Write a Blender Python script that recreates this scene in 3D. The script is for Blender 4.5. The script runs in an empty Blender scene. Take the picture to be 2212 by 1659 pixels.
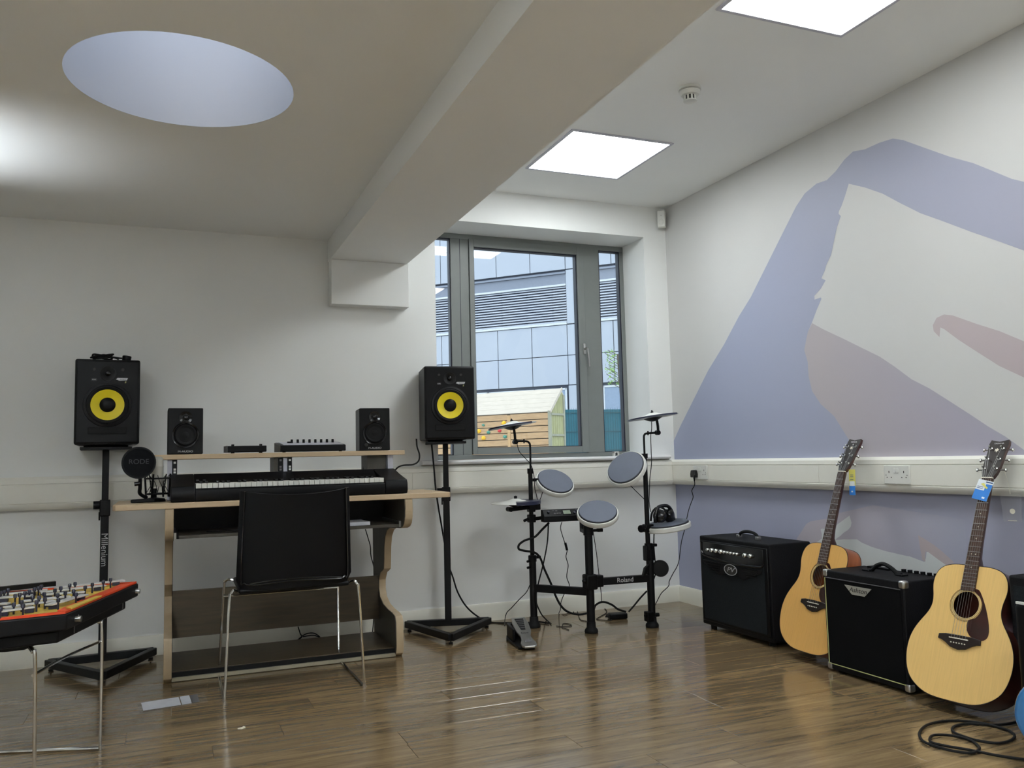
import bpy, math, random
from mathutils import Vector, Matrix
random.seed(7)
PI = math.pi
scene = bpy.context.scene
col = scene.collection

# ------------------------------------------------------------------ camera, world, lights, exposure
cam_d = bpy.data.cameras.new('camera')
cam = bpy.data.objects.new('camera', cam_d)
col.objects.link(cam)
cam_d.sensor_fit = 'HORIZONTAL'
cam_d.sensor_width = 36.0
cam_d.lens = 36.0 * 1808.448 / 2212.0
cam_d.clip_start = 0.02
cam_d.clip_end = 300
R_ = [[0.925138, 0.379474, -0.010913], [-0.378858, 0.92104, -0.09029], [-0.024211, 0.087665, 0.995856]]
C_ = [-3.1488, -4.8102, 0.97]
cam.matrix_world = Matrix(((R_[0][0], R_[0][2], -R_[0][1], C_[0]),
                           (R_[1][0], R_[1][2], -R_[1][1], C_[1]),
                           (R_[2][0], R_[2][2], -R_[2][1], C_[2]),
                           (0, 0, 0, 1)))
scene.camera = cam
scene.view_settings.view_transform = 'Standard'
scene.view_settings.look = 'None'
scene.view_settings.gamma = 1
scene.view_settings.use_curve_mapping = False
scene.view_settings.exposure = 1.0

PANEL_W = 8.5           # radiance of the ceiling light panels
SKY_W = 1.27            # overcast sky
w = bpy.data.worlds.new('overcast_sky')
scene.world = w
w.use_nodes = True
wn = w.node_tree.nodes
wl = w.node_tree.links
bg = wn['Background']
bg.inputs['Strength'].default_value = SKY_W
tc = wn.new('ShaderNodeTexCoord')
nz = wn.new('ShaderNodeTexNoise')
nz.inputs['Scale'].default_value = 2.0
nz.inputs['Detail'].default_value = 3.0
rp = wn.new('ShaderNodeValToRGB')
rp.color_ramp.elements[0].color = (0.70, 0.83, 1.0, 1)
rp.color_ramp.elements[1].color = (0.86, 0.92, 1.0, 1)
wl.new(tc.outputs['Generated'], nz.inputs['Vector'])
wl.new(nz.outputs['Fac'], rp.inputs['Fac'])
wl.new(rp.outputs['Color'], bg.inputs['Color'])

sun_d = bpy.data.lights.new('sun', 'SUN')
sun_d.energy = 0.6
sun_d.angle = math.radians(40)
sun_d.color = (1.0, 0.97, 0.92)
sun = bpy.data.objects.new('sun', sun_d)
sun.rotation_euler = Vector((.16, .62, -1)).to_track_quat('-Z', 'Y').to_euler()
col.objects.link(sun)

def portal(name, loc, rot, sx, sy):
    d = bpy.data.lights.new(name, 'AREA')
    d.shape = 'RECTANGLE'
    d.size = sx
    d.size_y = sy
    d.cycles.is_portal = True
    o = bpy.data.objects.new(name, d)
    o.location = loc
    o.rotation_euler = rot
    col.objects.link(o)
portal('window_portal', (-0.9, 0.34, 1.7), (math.radians(-90), 0, 0), 1.5, 1.5)
portal('window_portal', (-5.65, -3.7, 1.675), (0, math.radians(-90), 0), 1.05, 2.0)
portal('window_portal', (-5.65, -6.1, 1.675), (0, math.radians(-90), 0), 1.05, 2.2)
portal('rooflight_portal', (-3.11, -1.87, 2.98), (0, 0, 0), 0.74, 0.74)

# ------------------------------------------------------------------ helpers
def s2l(c):
    c = c / 255.0
    return c / 12.92 if c <= 0.04045 else ((c + 0.055) / 1.055) ** 2.4
def rgb(r, g, b):
    return (s2l(r), s2l(g), s2l(b), 1)
MATS = {}
def mat(name, c, rough=0.5, metal=0.0, var=0.06, scale=18.0, bump=0.0, bscale=None, stretch=(1, 1, 1), coat=0.0, emis=None, spec=None, trans=0.0, alpha=1.0, gen=False):
    m = bpy.data.materials.new(name)
    m.use_nodes = True
    n, l = m.node_tree.nodes, m.node_tree.links
    p = n['Principled BSDF']
    t = n.new('ShaderNodeTexCoord')
    mp = n.new('ShaderNodeMapping')
    mp.inputs['Scale'].default_value = stretch
    l.new(t.outputs['Object'], mp.inputs['Vector'])
    nt = n.new('ShaderNodeTexNoise')
    nt.inputs['Scale'].default_value = scale
    nt.inputs['Detail'].default_value = 5
    l.new(mp.outputs['Vector'], nt.inputs['Vector'])
    cr = n.new('ShaderNodeValToRGB')
    cr.color_ramp.elements[0].position = 0.3
    cr.color_ramp.elements[1].position = 0.7
    cr.color_ramp.elements[0].color = tuple(max(0, x * (1 - var)) for x in c[:3]) + (1,)
    cr.color_ramp.elements[1].color = tuple(min(1, x * (1 + var)) for x in c[:3]) + (1,)
    l.new(nt.outputs['Fac'], cr.inputs['Fac'])
    l.new(cr.outputs['Color'], p.inputs['Base Color'])
    p.inputs['Roughness'].default_value = rough
    p.inputs['Metallic'].default_value = metal
    if coat:
        p.inputs['Coat Weight'].default_value = coat
        p.inputs['Coat Roughness'].default_value = 0.08
    if spec is not None:
        p.inputs['Specular IOR Level'].default_value = spec
    if trans:
        p.inputs['Transmission Weight'].default_value = trans
    if alpha < 1:
        p.inputs['Alpha'].default_value = alpha
    if emis:
        p.inputs['Emission Color'].default_value = emis[0]
        p.inputs['Emission Strength'].default_value = emis[1]
    if bump:
        b = n.new('ShaderNodeBump')
        b.inputs['Strength'].default_value = bump
        b.inputs['Distance'].default_value = 0.01
        n2 = n.new('ShaderNodeTexNoise')
        n2.inputs['Scale'].default_value = bscale or scale * 4
        n2.inputs['Detail'].default_value = 3
        l.new(mp.outputs['Vector'], n2.inputs['Vector'])
        l.new(n2.outputs['Fac'], b.inputs['Height'])
        l.new(b.outputs['Normal'], p.inputs['Normal'])
    MATS[name] = m
    return m
def glass_mat(name, tint=(0.93, 0.97, 0.97, 1), ior=1.5, rough=0.0):
    m = bpy.data.materials.new(name)
    m.use_nodes = True
    n, l = m.node_tree.nodes, m.node_tree.links
    n.clear()
    out = n.new('ShaderNodeOutputMaterial')
    tr = n.new('ShaderNodeBsdfTransparent')
    gl = n.new('ShaderNodeBsdfGlossy')
    fr = n.new('ShaderNodeFresnel')
    mx = n.new('ShaderNodeMixShader')
    nt = n.new('ShaderNodeTexNoise')
    nt.inputs['Scale'].default_value = 1.0
    ml = n.new('ShaderNodeMixRGB')
    ml.inputs['Color1'].default_value = tint
    ml.inputs['Color2'].default_value = tuple(min(1, x * 1.02) for x in tint[:3]) + (1,)
    l.new(nt.outputs['Fac'], ml.inputs['Fac'])
    l.new(ml.outputs['Color'], tr.inputs['Color'])
    fr.inputs['IOR'].default_value = ior
    gl.inputs['Roughness'].default_value = rough
    l.new(fr.outputs['Fac'], mx.inputs['Fac'])
    l.new(tr.outputs['BSDF'], mx.inputs[1])
    l.new(gl.outputs['BSDF'], mx.inputs[2])
    l.new(mx.outputs['Shader'], out.inputs['Surface'])
    MATS[name] = m
    return m

def catmull(pts, k=6, closed=False):
    P = [Vector(p) for p in pts]
    n = len(P)
    out = []
    segs = n if closed else n - 1
    for i in range(segs):
        if closed:
            a, b, c, d = P[(i - 1) % n], P[i], P[(i + 1) % n], P[(i + 2) % n]
        else:
            a, b, c, d = P[max(i - 1, 0)], P[i], P[i + 1], P[min(i + 2, n - 1)]
        for j in range(k):
            t = j / k
            out.append(0.5 * ((2 * b) + (c - a) * t + (2 * a - 5 * b + 4 * c - d) * t * t + (3 * b - a - 3 * c + d) * t ** 3))
    if not closed:
        out.append(P[-1])
    return out

def root_matrix(o):
    while o.parent:
        o = o.parent
    return o.matrix_basis

class MB:
    def __init__(s):
        s.v = []
        s.f = []
    def add(s, vs, fs):
        k = len(s.v)
        s.v += [Vector(v) for v in vs]
        s.f += [tuple(i + k for i in f) for f in fs]
        return s
    def box(s, x0, y0, z0, x1, y1, z1, M=None):
        vs = [Vector((x, y, z)) for z in (z0, z1) for y in (y0, y1) for x in (x0, x1)]
        if M is not None:
            vs = [M @ v for v in vs]
        return s.add(vs, [(0, 2, 3, 1), (4, 5, 7, 6), (0, 1, 5, 4), (2, 6, 7, 3), (0, 4, 6, 2), (1, 3, 7, 5)])
    def bar(s, a, b, w_, h, up=(0, 0, 1)):
        a, b = Vector(a), Vector(b)
        d = (b - a).normalized()
        u = Vector(up)
        x = d.cross(u)
        if x.length < 1e-4:
            x = d.cross(Vector((1, 0, 0)))
        x.normalize()
        z = x.cross(d).normalized()
        vs = []
        for p in (a, b):
            for sx, sz in ((-1, -1), (1, -1), (1, 1), (-1, 1)):
                vs.append(p + x * sx * w_ / 2 + z * sz * h / 2)
        return s.add(vs, [(3, 2, 1, 0), (4, 5, 6, 7), (0, 1, 5, 4), (1, 2, 6, 5), (2, 3, 7, 6), (3, 0, 4, 7)])
    def lathe(s, prof, o=(0, 0, 0), axis=(0, 0, 1), seg=24):
        o = Vector(o)
        a = Vector(axis).normalized()
        x = a.orthogonal().normalized()
        y = a.cross(x)
        vs, fs = [], []
        for r, h in prof:
            for i in range(seg):
                t = 2 * PI * i / seg
                vs.append(o + a * h + (x * math.cos(t) + y * math.sin(t)) * r)
        for j in range(len(prof) - 1):
            for i in range(seg):
                i2 = (i + 1) % seg
                fs.append((j * seg + i, j * seg + i2, (j + 1) * seg + i2, (j + 1) * seg + i))
        if prof[0][0] > 1e-6:
            fs.append(tuple(range(seg - 1, -1, -1)))
        if prof[-1][0] > 1e-6:
            fs.append(tuple((len(prof) - 1) * seg + i for i in range(seg)))
        return s.add(vs, fs)
    def ring(s, prof, o=(0, 0, 0), axis=(0, 0, 1), seg=32):     # closed profile, no caps
        o = Vector(o)
        a = Vector(axis).normalized()
        x = a.orthogonal().normalized()
        y = a.cross(x)
        vs, fs = [], []
        n = len(prof)
        for r, h in prof:
            for i in range(seg):
                t = 2 * PI * i / seg
                vs.append(o + a * h + (x * math.cos(t) + y * math.sin(t)) * r)
        for j in range(n):
            j2 = (j + 1) % n
            for i in range(seg):
                i2 = (i + 1) % seg
                fs.append((j * seg + i, j * seg + i2, j2 * seg + i2, j2 * seg + i))
        return s.add(vs, fs)
    def cyl(s, a, b, r, r2=None, seg=16):
        a, b = Vector(a), Vector(b)
        L = (b - a).length
        return s.lathe([(r, 0), (r if r2 is None else r2, L)], a, b - a, seg)
    def tube(s, pts, r, seg=8, k=6, closed=False, smooth=True):
        P = catmull(pts, k, closed) if smooth else [Vector(p) for p in pts]
        n = len(P)
        vs, fs = [], []
        nrm = None
        for i, p in enumerate(P):
            if closed:
                d = (P[(i + 1) % n] - P[i - 1])
            else:
                d = P[min(i + 1, n - 1)] - P[max(i - 1, 0)]
            if d.length < 1e-7:
                d = Vector((0, 0, 1))
            d.normalize()
            if nrm is None:
                nrm = d.orthogonal().normalized()
            nrm = (nrm - d * nrm.dot(d))
            nrm = nrm.normalized() if nrm.length > 1e-6 else d.orthogonal().normalized()
            bi = d.cross(nrm)
            for j in range(seg):
                t = 2 * PI * j / seg
                vs.append(p + (nrm * math.cos(t) + bi * math.sin(t)) * r)
        m_ = n if closed else n - 1
        for i in range(m_):
            i2 = (i + 1) % n
            for j in range(seg):
                j2 = (j + 1) % seg
                fs.append((i * seg + j, i * seg + j2, i2 * seg + j2, i2 * seg + j))
        if not closed:
            fs.append(tuple(range(seg - 1, -1, -1)))
            fs.append(tuple((n - 1) * seg + j for j in range(seg)))
        return s.add(vs, fs)
    def prism(s, outline, h0, h1, M=None):
        n = len(outline)
        vs = [Vector((p[0], p[1], h0)) for p in outline] + [Vector((p[0], p[1], h1)) for p in outline]
        if M is not None:
            vs = [M @ v for v in vs]
        fs = [tuple(range(n - 1, -1, -1)), tuple(range(n, 2 * n))]
        for i in range(n):
            j = (i + 1) % n
            fs.append((i, j, n + j, n + i))
        return s.add(vs, fs)
    def sphere(s, o, r, sc=(1, 1, 1), seg=16, ringn=10):
        prof = []
        for i in range(ringn + 1):
            t = -PI / 2 + PI * i / ringn
            prof.append((r * math.cos(t), r * math.sin(t)))
        k = len(s.v)
        s.lathe(prof, (0, 0, 0), (0, 0, 1), seg)
        o = Vector(o)
        for i in range(k, len(s.v)):
            v = s.v[i]
            s.v[i] = o + Vector((v.x * sc[0], v.y * sc[1], v.z * sc[2]))
        return s
    def build(s, name, m, parent=None, local=False, bevel=0, bseg=2, smooth=True, label=None, flip=True, M=None):
        vs = s.v
        if M is not None:
            vs = [M @ v for v in vs]
        if parent is not None and not local:
            inv = root_matrix(parent).inverted()
            vs = [inv @ v for v in vs]
        me = bpy.data.meshes.new(name)
        me.from_pydata([tuple(v) for v in vs], [], s.f)
        if flip:
            import bmesh
            b = bmesh.new()
            b.from_mesh(me)
            bmesh.ops.remove_doubles(b, verts=b.verts, dist=1e-6)
            bmesh.ops.recalc_face_normals(b, faces=b.faces)
            b.to_mesh(me)
            b.free()
        if smooth:
            me.polygons.foreach_set('use_smooth', [True] * len(me.polygons))
            me.set_sharp_from_angle(angle=math.radians(38))
        me.materials.append(m if not isinstance(m, str) else MATS[m])
        o = bpy.data.objects.new(name, me)
        col.objects.link(o)
        if parent is not None:
            o.parent = parent
        if bevel:
            bv = o.modifiers.new('bevel', 'BEVEL')
            bv.width = bevel
            bv.segments = bseg
            bv.limit_method = 'ANGLE'
            bv.angle_limit = math.radians(40)
            bv.harden_normals = False
        if label:
            o['label'] = label
        return o

def tag(o, label=None, cat=None, group=None, kind=None):
    if label:
        o['label'] = label
    if cat:
        o['category'] = cat
    if group:
        o['group'] = group
    if kind:
        o['kind'] = kind
    return o
def thing(name, label, cat, loc=(0, 0, 0), rz=0, group=None, matrix=None):
    o = bpy.data.objects.new(name, None)
    o.empty_display_size = 0.05
    col.objects.link(o)
    if matrix is not None:
        o.matrix_basis = matrix
    else:
        o.matrix_basis = Matrix.Translation(Vector(loc)) @ Matrix.Rotation(rz, 4, 'Z')
    return tag(o, label, cat, group)
def struct_root(name):
    o = bpy.data.objects.new(name, None)
    o.empty_display_size = 0.05
    col.objects.link(o)
    o['kind'] = 'structure'
    return o
def struct(name, mb, m, **k):
    o = mb.build(name, m, **k)
    if not o.parent:
        o['kind'] = 'structure'
    return o
def copy_tree(o, parent=None):
    c = o.copy()
    col.objects.link(c)
    if parent is not None:
        c.parent = parent
    for ch in [x for x in bpy.data.objects if x.parent == o]:
        copy_tree(ch, c)
    return c
def text(name, s, size, M, m, parent=None, local=True, ext=0.0004, align='CENTER', shear=0.0, sx=1.0):
    cu = bpy.data.curves.new('t', 'FONT')
    cu.body = s
    cu.size = size
    cu.extrude = ext
    cu.align_x = align
    cu.align_y = 'CENTER'
    cu.shear = shear
    to = bpy.data.objects.new('t', cu)
    col.objects.link(to)
    dg = bpy.context.evaluated_depsgraph_get()
    me = bpy.data.meshes.new_from_object(to.evaluated_get(dg))
    bpy.data.objects.remove(to)
    me.name = name
    A = M @ Matrix.Diagonal((sx, 1, 1, 1))
    if parent is not None and not local:
        A = root_matrix(parent).inverted() @ A
    me.transform(A)
    me.materials.clear()
    me.materials.append(MATS[m])
    o = bpy.data.objects.new(name, me)
    col.objects.link(o)
    if parent is not None:
        o.parent = parent
    return o
def frame(o, x, y):                      # matrix with the given x and y axes
    x = Vector(x).normalized()
    y = Vector(y)
    z = x.cross(y).normalized()
    y = z.cross(x)
    o = Vector(o)
    return Matrix(((x.x, y.x, z.x, o.x), (x.y, y.y, z.y, o.y), (x.z, y.z, z.z, o.z), (0, 0, 0, 1)))
T = Matrix.Translation
FRONT = frame((0, 0, 0), (1, 0, 0), (0, 0, 1))          # x right, y up, z toward -Y

# ------------------------------------------------------------------ materials
mat('wall_paint', rgb(236, 237, 235), 0.62, bump=0.05, bscale=400, var=0.012, scale=3)
mat('mural_base', rgb(202, 201, 199), 0.5, bump=0.05, bscale=500, var=0.012, scale=3)
mat('ceiling_paint', rgb(243, 244, 242), 0.7, var=0.012, scale=2)
mat('shaft_paint', rgb(214, 216, 224), 0.7, var=0.01, scale=2)
mat('skirting_paint', rgb(232, 230, 218), 0.4, var=0.01)
mat('trunking_plastic', rgb(234, 232, 222), 0.38, var=0.01)
mat('seam', rgb(120, 118, 108), 0.6)
mat('white_plastic', rgb(222, 222, 216), 0.35, var=0.01)
mat('sill_white', rgb(232, 232, 232), 0.3, var=0.01)
mat('pin_hole', rgb(40, 38, 36), 0.5)
mat('frame_grey', rgb(122, 126, 124), 0.42, var=0.02, bump=0.03, bscale=300)
mat('gasket', rgb(18, 20, 42), 0.5)
mat('steel', rgb(190, 190, 188), 0.28, 1.0)
mat('chrome', rgb(215, 215, 212), 0.12, 1.0, var=0.02)
mat('black_paint', rgb(7, 7, 9), 0.45, spec=0.3, bump=0.06, bscale=400)
mat('black_metal', rgb(7, 7, 9), 0.5, bump=0.05, bscale=300, spec=0.25)
mat('black_plastic', rgb(7, 7, 9), 0.45, spec=0.2)
mat('black_gloss', rgb(12, 12, 14), 0.18)
mat('black_rubber', rgb(7, 7, 8), 0.7, spec=0.3)
mat('black_fabric', rgb(12, 12, 13), 0.95, bump=0.4, bscale=900, spec=0.1)
mat('tolex', rgb(9, 9, 12), 0.6, bump=0.35, bscale=350, spec=0.2)
mat('grille_cloth', rgb(36, 39, 41), 0.95, bump=0.5, bscale=700, spec=0.05, var=0.2, scale=300)
mat('cone_yellow', rgb(236, 214, 18), 0.4, var=0.04)
mat('silver_print', rgb(190, 190, 192), 0.35, 0.3)
mat('white_print', rgb(205, 205, 205), 0.6)
mat('dim_print', rgb(54, 54, 58), 0.6)
mat('gold_print', rgb(206, 206, 138), 0.5)
mat('birch', rgb(196, 172, 140), 0.45, var=0.07, scale=9, stretch=(0.6, 6, 6))
mat('birch_edge', rgb(178, 158, 128), 0.5, var=0.08, scale=9, stretch=(2, 2, 1))
mat('dark_oak', rgb(72, 60, 42), 0.45, var=0.22, scale=7, stretch=(0.7, 8, 8))
mat('grey_laminate', rgb(68, 63, 54), 0.5, var=0.15, scale=7, stretch=(5, 5, 0.6))
mat('kick_wood', rgb(150, 142, 122), 0.5, var=0.08, scale=9)
mat('white_key', rgb(228, 228, 220), 0.3, var=0.01)
mat('rim_white', rgb(226, 226, 220), 0.4, var=0.02)
mat('drum_rubber', rgb(98, 104, 118), 0.62, bump=0.1, bscale=300, var=0.03)
mat('drum_edge', rgb(16, 17, 26), 0.5)
mat('cymbal_rubber', rgb(38, 42, 66), 0.35)
mat('lcd', rgb(120, 132, 112), 0.3)
mat('spruce', rgb(218, 168, 92), 0.28, var=0.05, scale=8, stretch=(24, 1, 1), coat=0.5)
mat('spruce_pale', rgb(230, 190, 118), 0.28, var=0.05, scale=8, stretch=(24, 1, 1), coat=0.5)
mat('mahogany', rgb(150, 82, 42), 0.3, var=0.2, scale=8, stretch=(1, 1, 10), coat=0.4)
mat('mahogany_dark', rgb(62, 28, 22), 0.3, var=0.2, scale=8, stretch=(6, 1, 6), coat=0.4)
mat('rosewood', rgb(66, 42, 30), 0.5, var=0.3, scale=14, stretch=(12, 1, 12))
mat('tortoise', rgb(48, 18, 14), 0.15, var=0.7, scale=14, coat=0.6)
mat('binding', rgb(30, 20, 16), 0.3)
mat('rosette', rgb(214, 186, 128), 0.4, var=0.1, scale=120)
mat('bone', rgb(232, 226, 208), 0.35)
mat('brass', rgb(196, 172, 108), 0.3, 1.0)
mat('orange_red', rgb(208, 66, 26), 0.4, var=0.05)
mat('xylo_yellow', rgb(208, 176, 72), 0.45, var=0.06)
mat('bar_white', rgb(206, 206, 206), 0.3, 0.2)
mat('navy_plastic', rgb(24, 24, 44), 0.4)
mat('paper', rgb(214, 216, 224), 0.6)
mat('paper_grey', rgb(96, 94, 96), 0.6)
mat('tag_blue', rgb(48, 124, 206), 0.5)
mat('tag_yellow', rgb(214, 206, 104), 0.5)
mat('tag_white', rgb(226, 232, 236), 0.5)
mat('tag_navy', rgb(24, 60, 110), 0.5)
mat('clear_plastic', rgb(226, 228, 228), 0.15, alpha=0.07, spec=0.5)
mat('blue_lacquer', rgb(40, 104, 156), 0.1, coat=1.0)
mat('nickel_mesh', rgb(186, 184, 174), 0.4, 0.5, bump=0.3, bscale=900)
mat('mesh_black', rgb(24, 25, 27), 0.9, bump=0.3, bscale=600, spec=0.05)
mat('panel_edge', rgb(196, 196, 206), 0.5)
# exterior
mat('cladding', rgb(168, 173, 184), 0.35, var=0.015, scale=1.5)
mat('cladding_gap', rgb(62, 68, 82), 0.7)
mat('louvre', rgb(182, 187, 198), 0.5)
mat('louvre_void', rgb(44, 48, 66), 0.8)
mat('fascia', rgb(124, 130, 144), 0.5)
mat('win_white', rgb(200, 203, 208), 0.4)
mat('win_pane', rgb(130, 146, 168), 0.15)
mat('timber_roof', rgb(186, 174, 160), 0.8, var=0.08, scale=6, stretch=(1, 8, 8), bump=0.1)
mat('timber_wall', rgb(180, 146, 108), 0.8, var=0.14, scale=6, stretch=(1, 8, 8), bump=0.1)
mat('timber_post', rgb(188, 152, 108), 0.8, var=0.1, scale=6, stretch=(8, 8, 1))
mat('timber_green', rgb(156, 154, 112), 0.85, var=0.15, scale=5, stretch=(8, 8, 1), bump=0.1)
mat('timber_grey', rgb(148, 146, 128), 0.85, var=0.12, scale=6)
mat('hold_yellow', rgb(238, 184, 30), 0.5)
mat('hold_green', rgb(70, 140, 122), 0.5)
mat('hold_red', rgb(206, 54, 62), 0.5)
mat('screen_teal', rgb(34, 98, 112), 0.7, var=0.1, scale=3)
mat('post_teal', rgb(28, 72, 94), 0.6)
mat('wire', rgb(34, 74, 80), 0.5)
mat('paving', rgb(150, 148, 144), 0.9, var=0.1, scale=2)
mat('leaf', rgb(128, 168, 66), 0.6, var=0.25, scale=6)
mat('bark_gap_shade', rgb(92, 84, 70), 0.9)  # tree bark, also the painted shade behind the playhouse boards
glass_mat('window_glass', ior=1.52)
mat('dome_opal', rgb(235, 238, 242), 0.3, trans=0.0, alpha=0.25)

def mural_mat(name, c1, c2, y0, y1):
    """flat print whose ink runs from one hue to another along the wall"""
    m = mat(name, c1, 0.5, var=0.01, bump=0.05, bscale=500)
    n, l = m.node_tree.nodes, m.node_tree.links
    p = n['Principled BSDF']
    t = n.new('ShaderNodeTexCoord')
    sp = n.new('ShaderNodeSeparateXYZ')
    mr = n.new('ShaderNodeMapRange')
    mr.inputs['From Min'].default_value = y0
    mr.inputs['From Max'].default_value = y1
    cr = n.new('ShaderNodeMixRGB')
    cr.inputs['Color1'].default_value = c1
    cr.inputs['Color2'].default_value = c2
    l.new(t.outputs['Object'], sp.inputs['Vector'])
    l.new(sp.outputs['Y'], mr.inputs['Value'])
    l.new(mr.outputs['Result'], cr.inputs['Fac'])
    l.new(cr.outputs['Color'], p.inputs['Base Color'])
mural_mat('mural_blue', rgb(158, 164, 188), rgb(162, 163, 180), -0.2, -2.6)
mural_mat('mural_mauve', rgb(178, 170, 173), rgb(168, 164, 178), -1.4, -2.3)
mural_mat('mural_rose', rgb(186, 173, 175), rgb(180, 168, 171), -2.1, -2.6)
mural_mat('mural_pale', rgb(212, 215, 214), rgb(212, 214, 212), -1.6, -3)
mural_mat('mural_grey', rgb(186, 178, 186), rgb(168, 170, 188), -1.3, -2.3)
mural_mat('mural_low', rgb(164, 168, 192), rgb(168, 168, 186), -0.2, -2.4)

# floor planks: dark brown laminate with a long grain, a fine relief and a satin lacquer
def floor_mat():
    m = bpy.data.materials.new('floor_laminate')
    m.use_nodes = True
    n, l = m.node_tree.nodes, m.node_tree.links
    p = n['Principled BSDF']
    t = n.new('ShaderNodeTexCoord')
    oi = n.new('ShaderNodeObjectInfo')
    ad = n.new('ShaderNodeVectorMath')
    ad.operation = 'ADD'
    ml = n.new('ShaderNodeVectorMath')
    ml.operation = 'SCALE'
    ml.inputs['Scale'].default_value = 1.0
    cb = n.new('ShaderNodeCombineXYZ')
    mu = n.new('ShaderNodeMath')
    mu.operation = 'MULTIPLY'
    mu.inputs[1].default_value = 37.0
    l.new(oi.outputs['Random'], mu.inputs[0])
    l.new(mu.outputs[0], cb.inputs['Z'])
    l.new(t.outputs['Object'], ad.inputs[0])
    l.new(cb.outputs[0], ad.inputs[1])
    mp = n.new('ShaderNodeMapping')
    mp.inputs['Scale'].default_value = (1.3, 14, 1)
    l.new(ad.outputs[0], mp.inputs['Vector'])
    g = n.new('ShaderNodeTexNoise')
    g.inputs['Scale'].default_value = 2.2
    g.inputs['Detail'].default_value = 9
    g.inputs['Roughness'].default_value = 0.68
    g.inputs['Distortion'].default_value = 0.5
    l.new(mp.outputs[0], g.inputs['Vector'])
    cr = n.new('ShaderNodeValToRGB')
    e = cr.color_ramp.elements
    e[0].position = 0.30
    e[0].color = rgb(92, 76, 54)
    e[1].position = 0.72
    e[1].color = rgb(150, 128, 94)
    a = cr.color_ramp.elements.new(0.5)
    a.color = rgb(124, 104, 76)
    l.new(g.outputs['Fac'], cr.inputs['Fac'])
    hv = n.new('ShaderNodeHueSaturation')
    mr = n.new('ShaderNodeMapRange')
    mr.inputs['To Min'].default_value = 0.86
    mr.inputs['To Max'].default_value = 1.12
    l.new(oi.outputs['Random'], mr.inputs['Value'])
    l.new(mr.outputs[0], hv.inputs['Value'])
    l.new(cr.outputs[0], hv.inputs['Color'])
    l.new(hv.outputs[0], p.inputs['Base Color'])
    mp2 = n.new('ShaderNodeMapping')
    mp2.inputs['Scale'].default_value = (1.6, 34, 1)
    l.new(ad.outputs[0], mp2.inputs['Vector'])
    g2 = n.new('ShaderNodeTexNoise')
    g2.inputs['Scale'].default_value = 2.0
    g2.inputs['Detail'].default_value = 4
    l.new(mp2.outputs[0], g2.inputs['Vector'])
    b = n.new('ShaderNodeBump')
    b.inputs['Strength'].default_value = 0.10
    b.inputs['Distance'].default_value = 0.004
    l.new(g2.outputs['Fac'], b.inputs['Height'])
    l.new(b.outputs[0], p.inputs['Normal'])
    rr = n.new('ShaderNodeMapRange')
    rr.inputs['To Min'].default_value = 0.09
    rr.inputs['To Max'].default_value = 0.22
    l.new(g.outputs['Fac'], rr.inputs['Value'])
    l.new(rr.outputs[0], p.inputs['Roughness'])
    p.inputs['Specular IOR Level'].default_value = 1.0
    MATS['floor_laminate'] = m
floor_mat()

# ------------------------------------------------------------------ the room
XL, YF = -5.6, -7.6
HR, HL = 2.652, 2.2506
BX0, BX1, BZ = -2.302, -1.853, 2.125
WX0, WX1, WZ0, WZ1 = -1.655, -0.175, 0.955, 2.44      # window opening
TH = 0.34
wb = MB()
wb.box(XL, 0, 0, WX0, TH, 3.1).box(WX1, 0, 0, 0.3, TH, 3.1).box(WX0, 0, 0, WX1, TH, WZ0).box(WX0, 0, WZ1, WX1, TH, 3.1)
struct('wall_back', wb, 'wall_paint', flip=False)
wall_right = struct('wall_right', MB().box(0, YF, 0, 0.3, 0, 3.1), 'mural_base', flip=False)
lw = MB()
WL = ((-7.1, -5.1), (-4.7, -3.1))  # unseen windows, added to bring daylight in from the left
for a, b in ((YF, -7.1), (-5.1, -4.7), (-3.1, 0.3)):
    lw.box(XL - 0.2, a, 0, XL, b, 3.1)
for a, b in WL:
    lw.box(XL - 0.2, a, 0, XL, b, 1.15).box(XL - 0.2, a, 2.2, XL, b, 3.1)
struct('wall_left', lw, 'wall_paint', flip=False)
for i_, (a, b) in enumerate(WL):
    wr = struct_root('window_%d' % (i_ + 2))
    f = MB()
    f.box(XL - .14, a, 1.15, XL - .09, b, 1.2).box(XL - .14, a, 2.15, XL - .09, b, 2.2).box(XL - .14, a, 1.2, XL - .09, a + .05, 2.15).box(XL - .14, b - .05, 1.2, XL - .09, b, 2.15)
    f.box(XL - .14, (a + b) / 2 - .03, 1.2, XL - .09, (a + b) / 2 + .03, 2.15)
    f.build('window_frame', 'frame_grey', wr)
    MB().box(XL - .118, a + .05, 1.2, XL - .112, b - .05, 2.15).build('pane', 'window_glass', wr, smooth=False)
struct('wall_front', MB().box(XL, YF - 0.2, 0, 0.3, YF, 3.1), 'wall_paint', flip=False)
struct('ceiling_right', MB().box(BX1 - 0.1, YF, HR, 0, 0, 3.1), 'ceiling_paint', flip=False)
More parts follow.
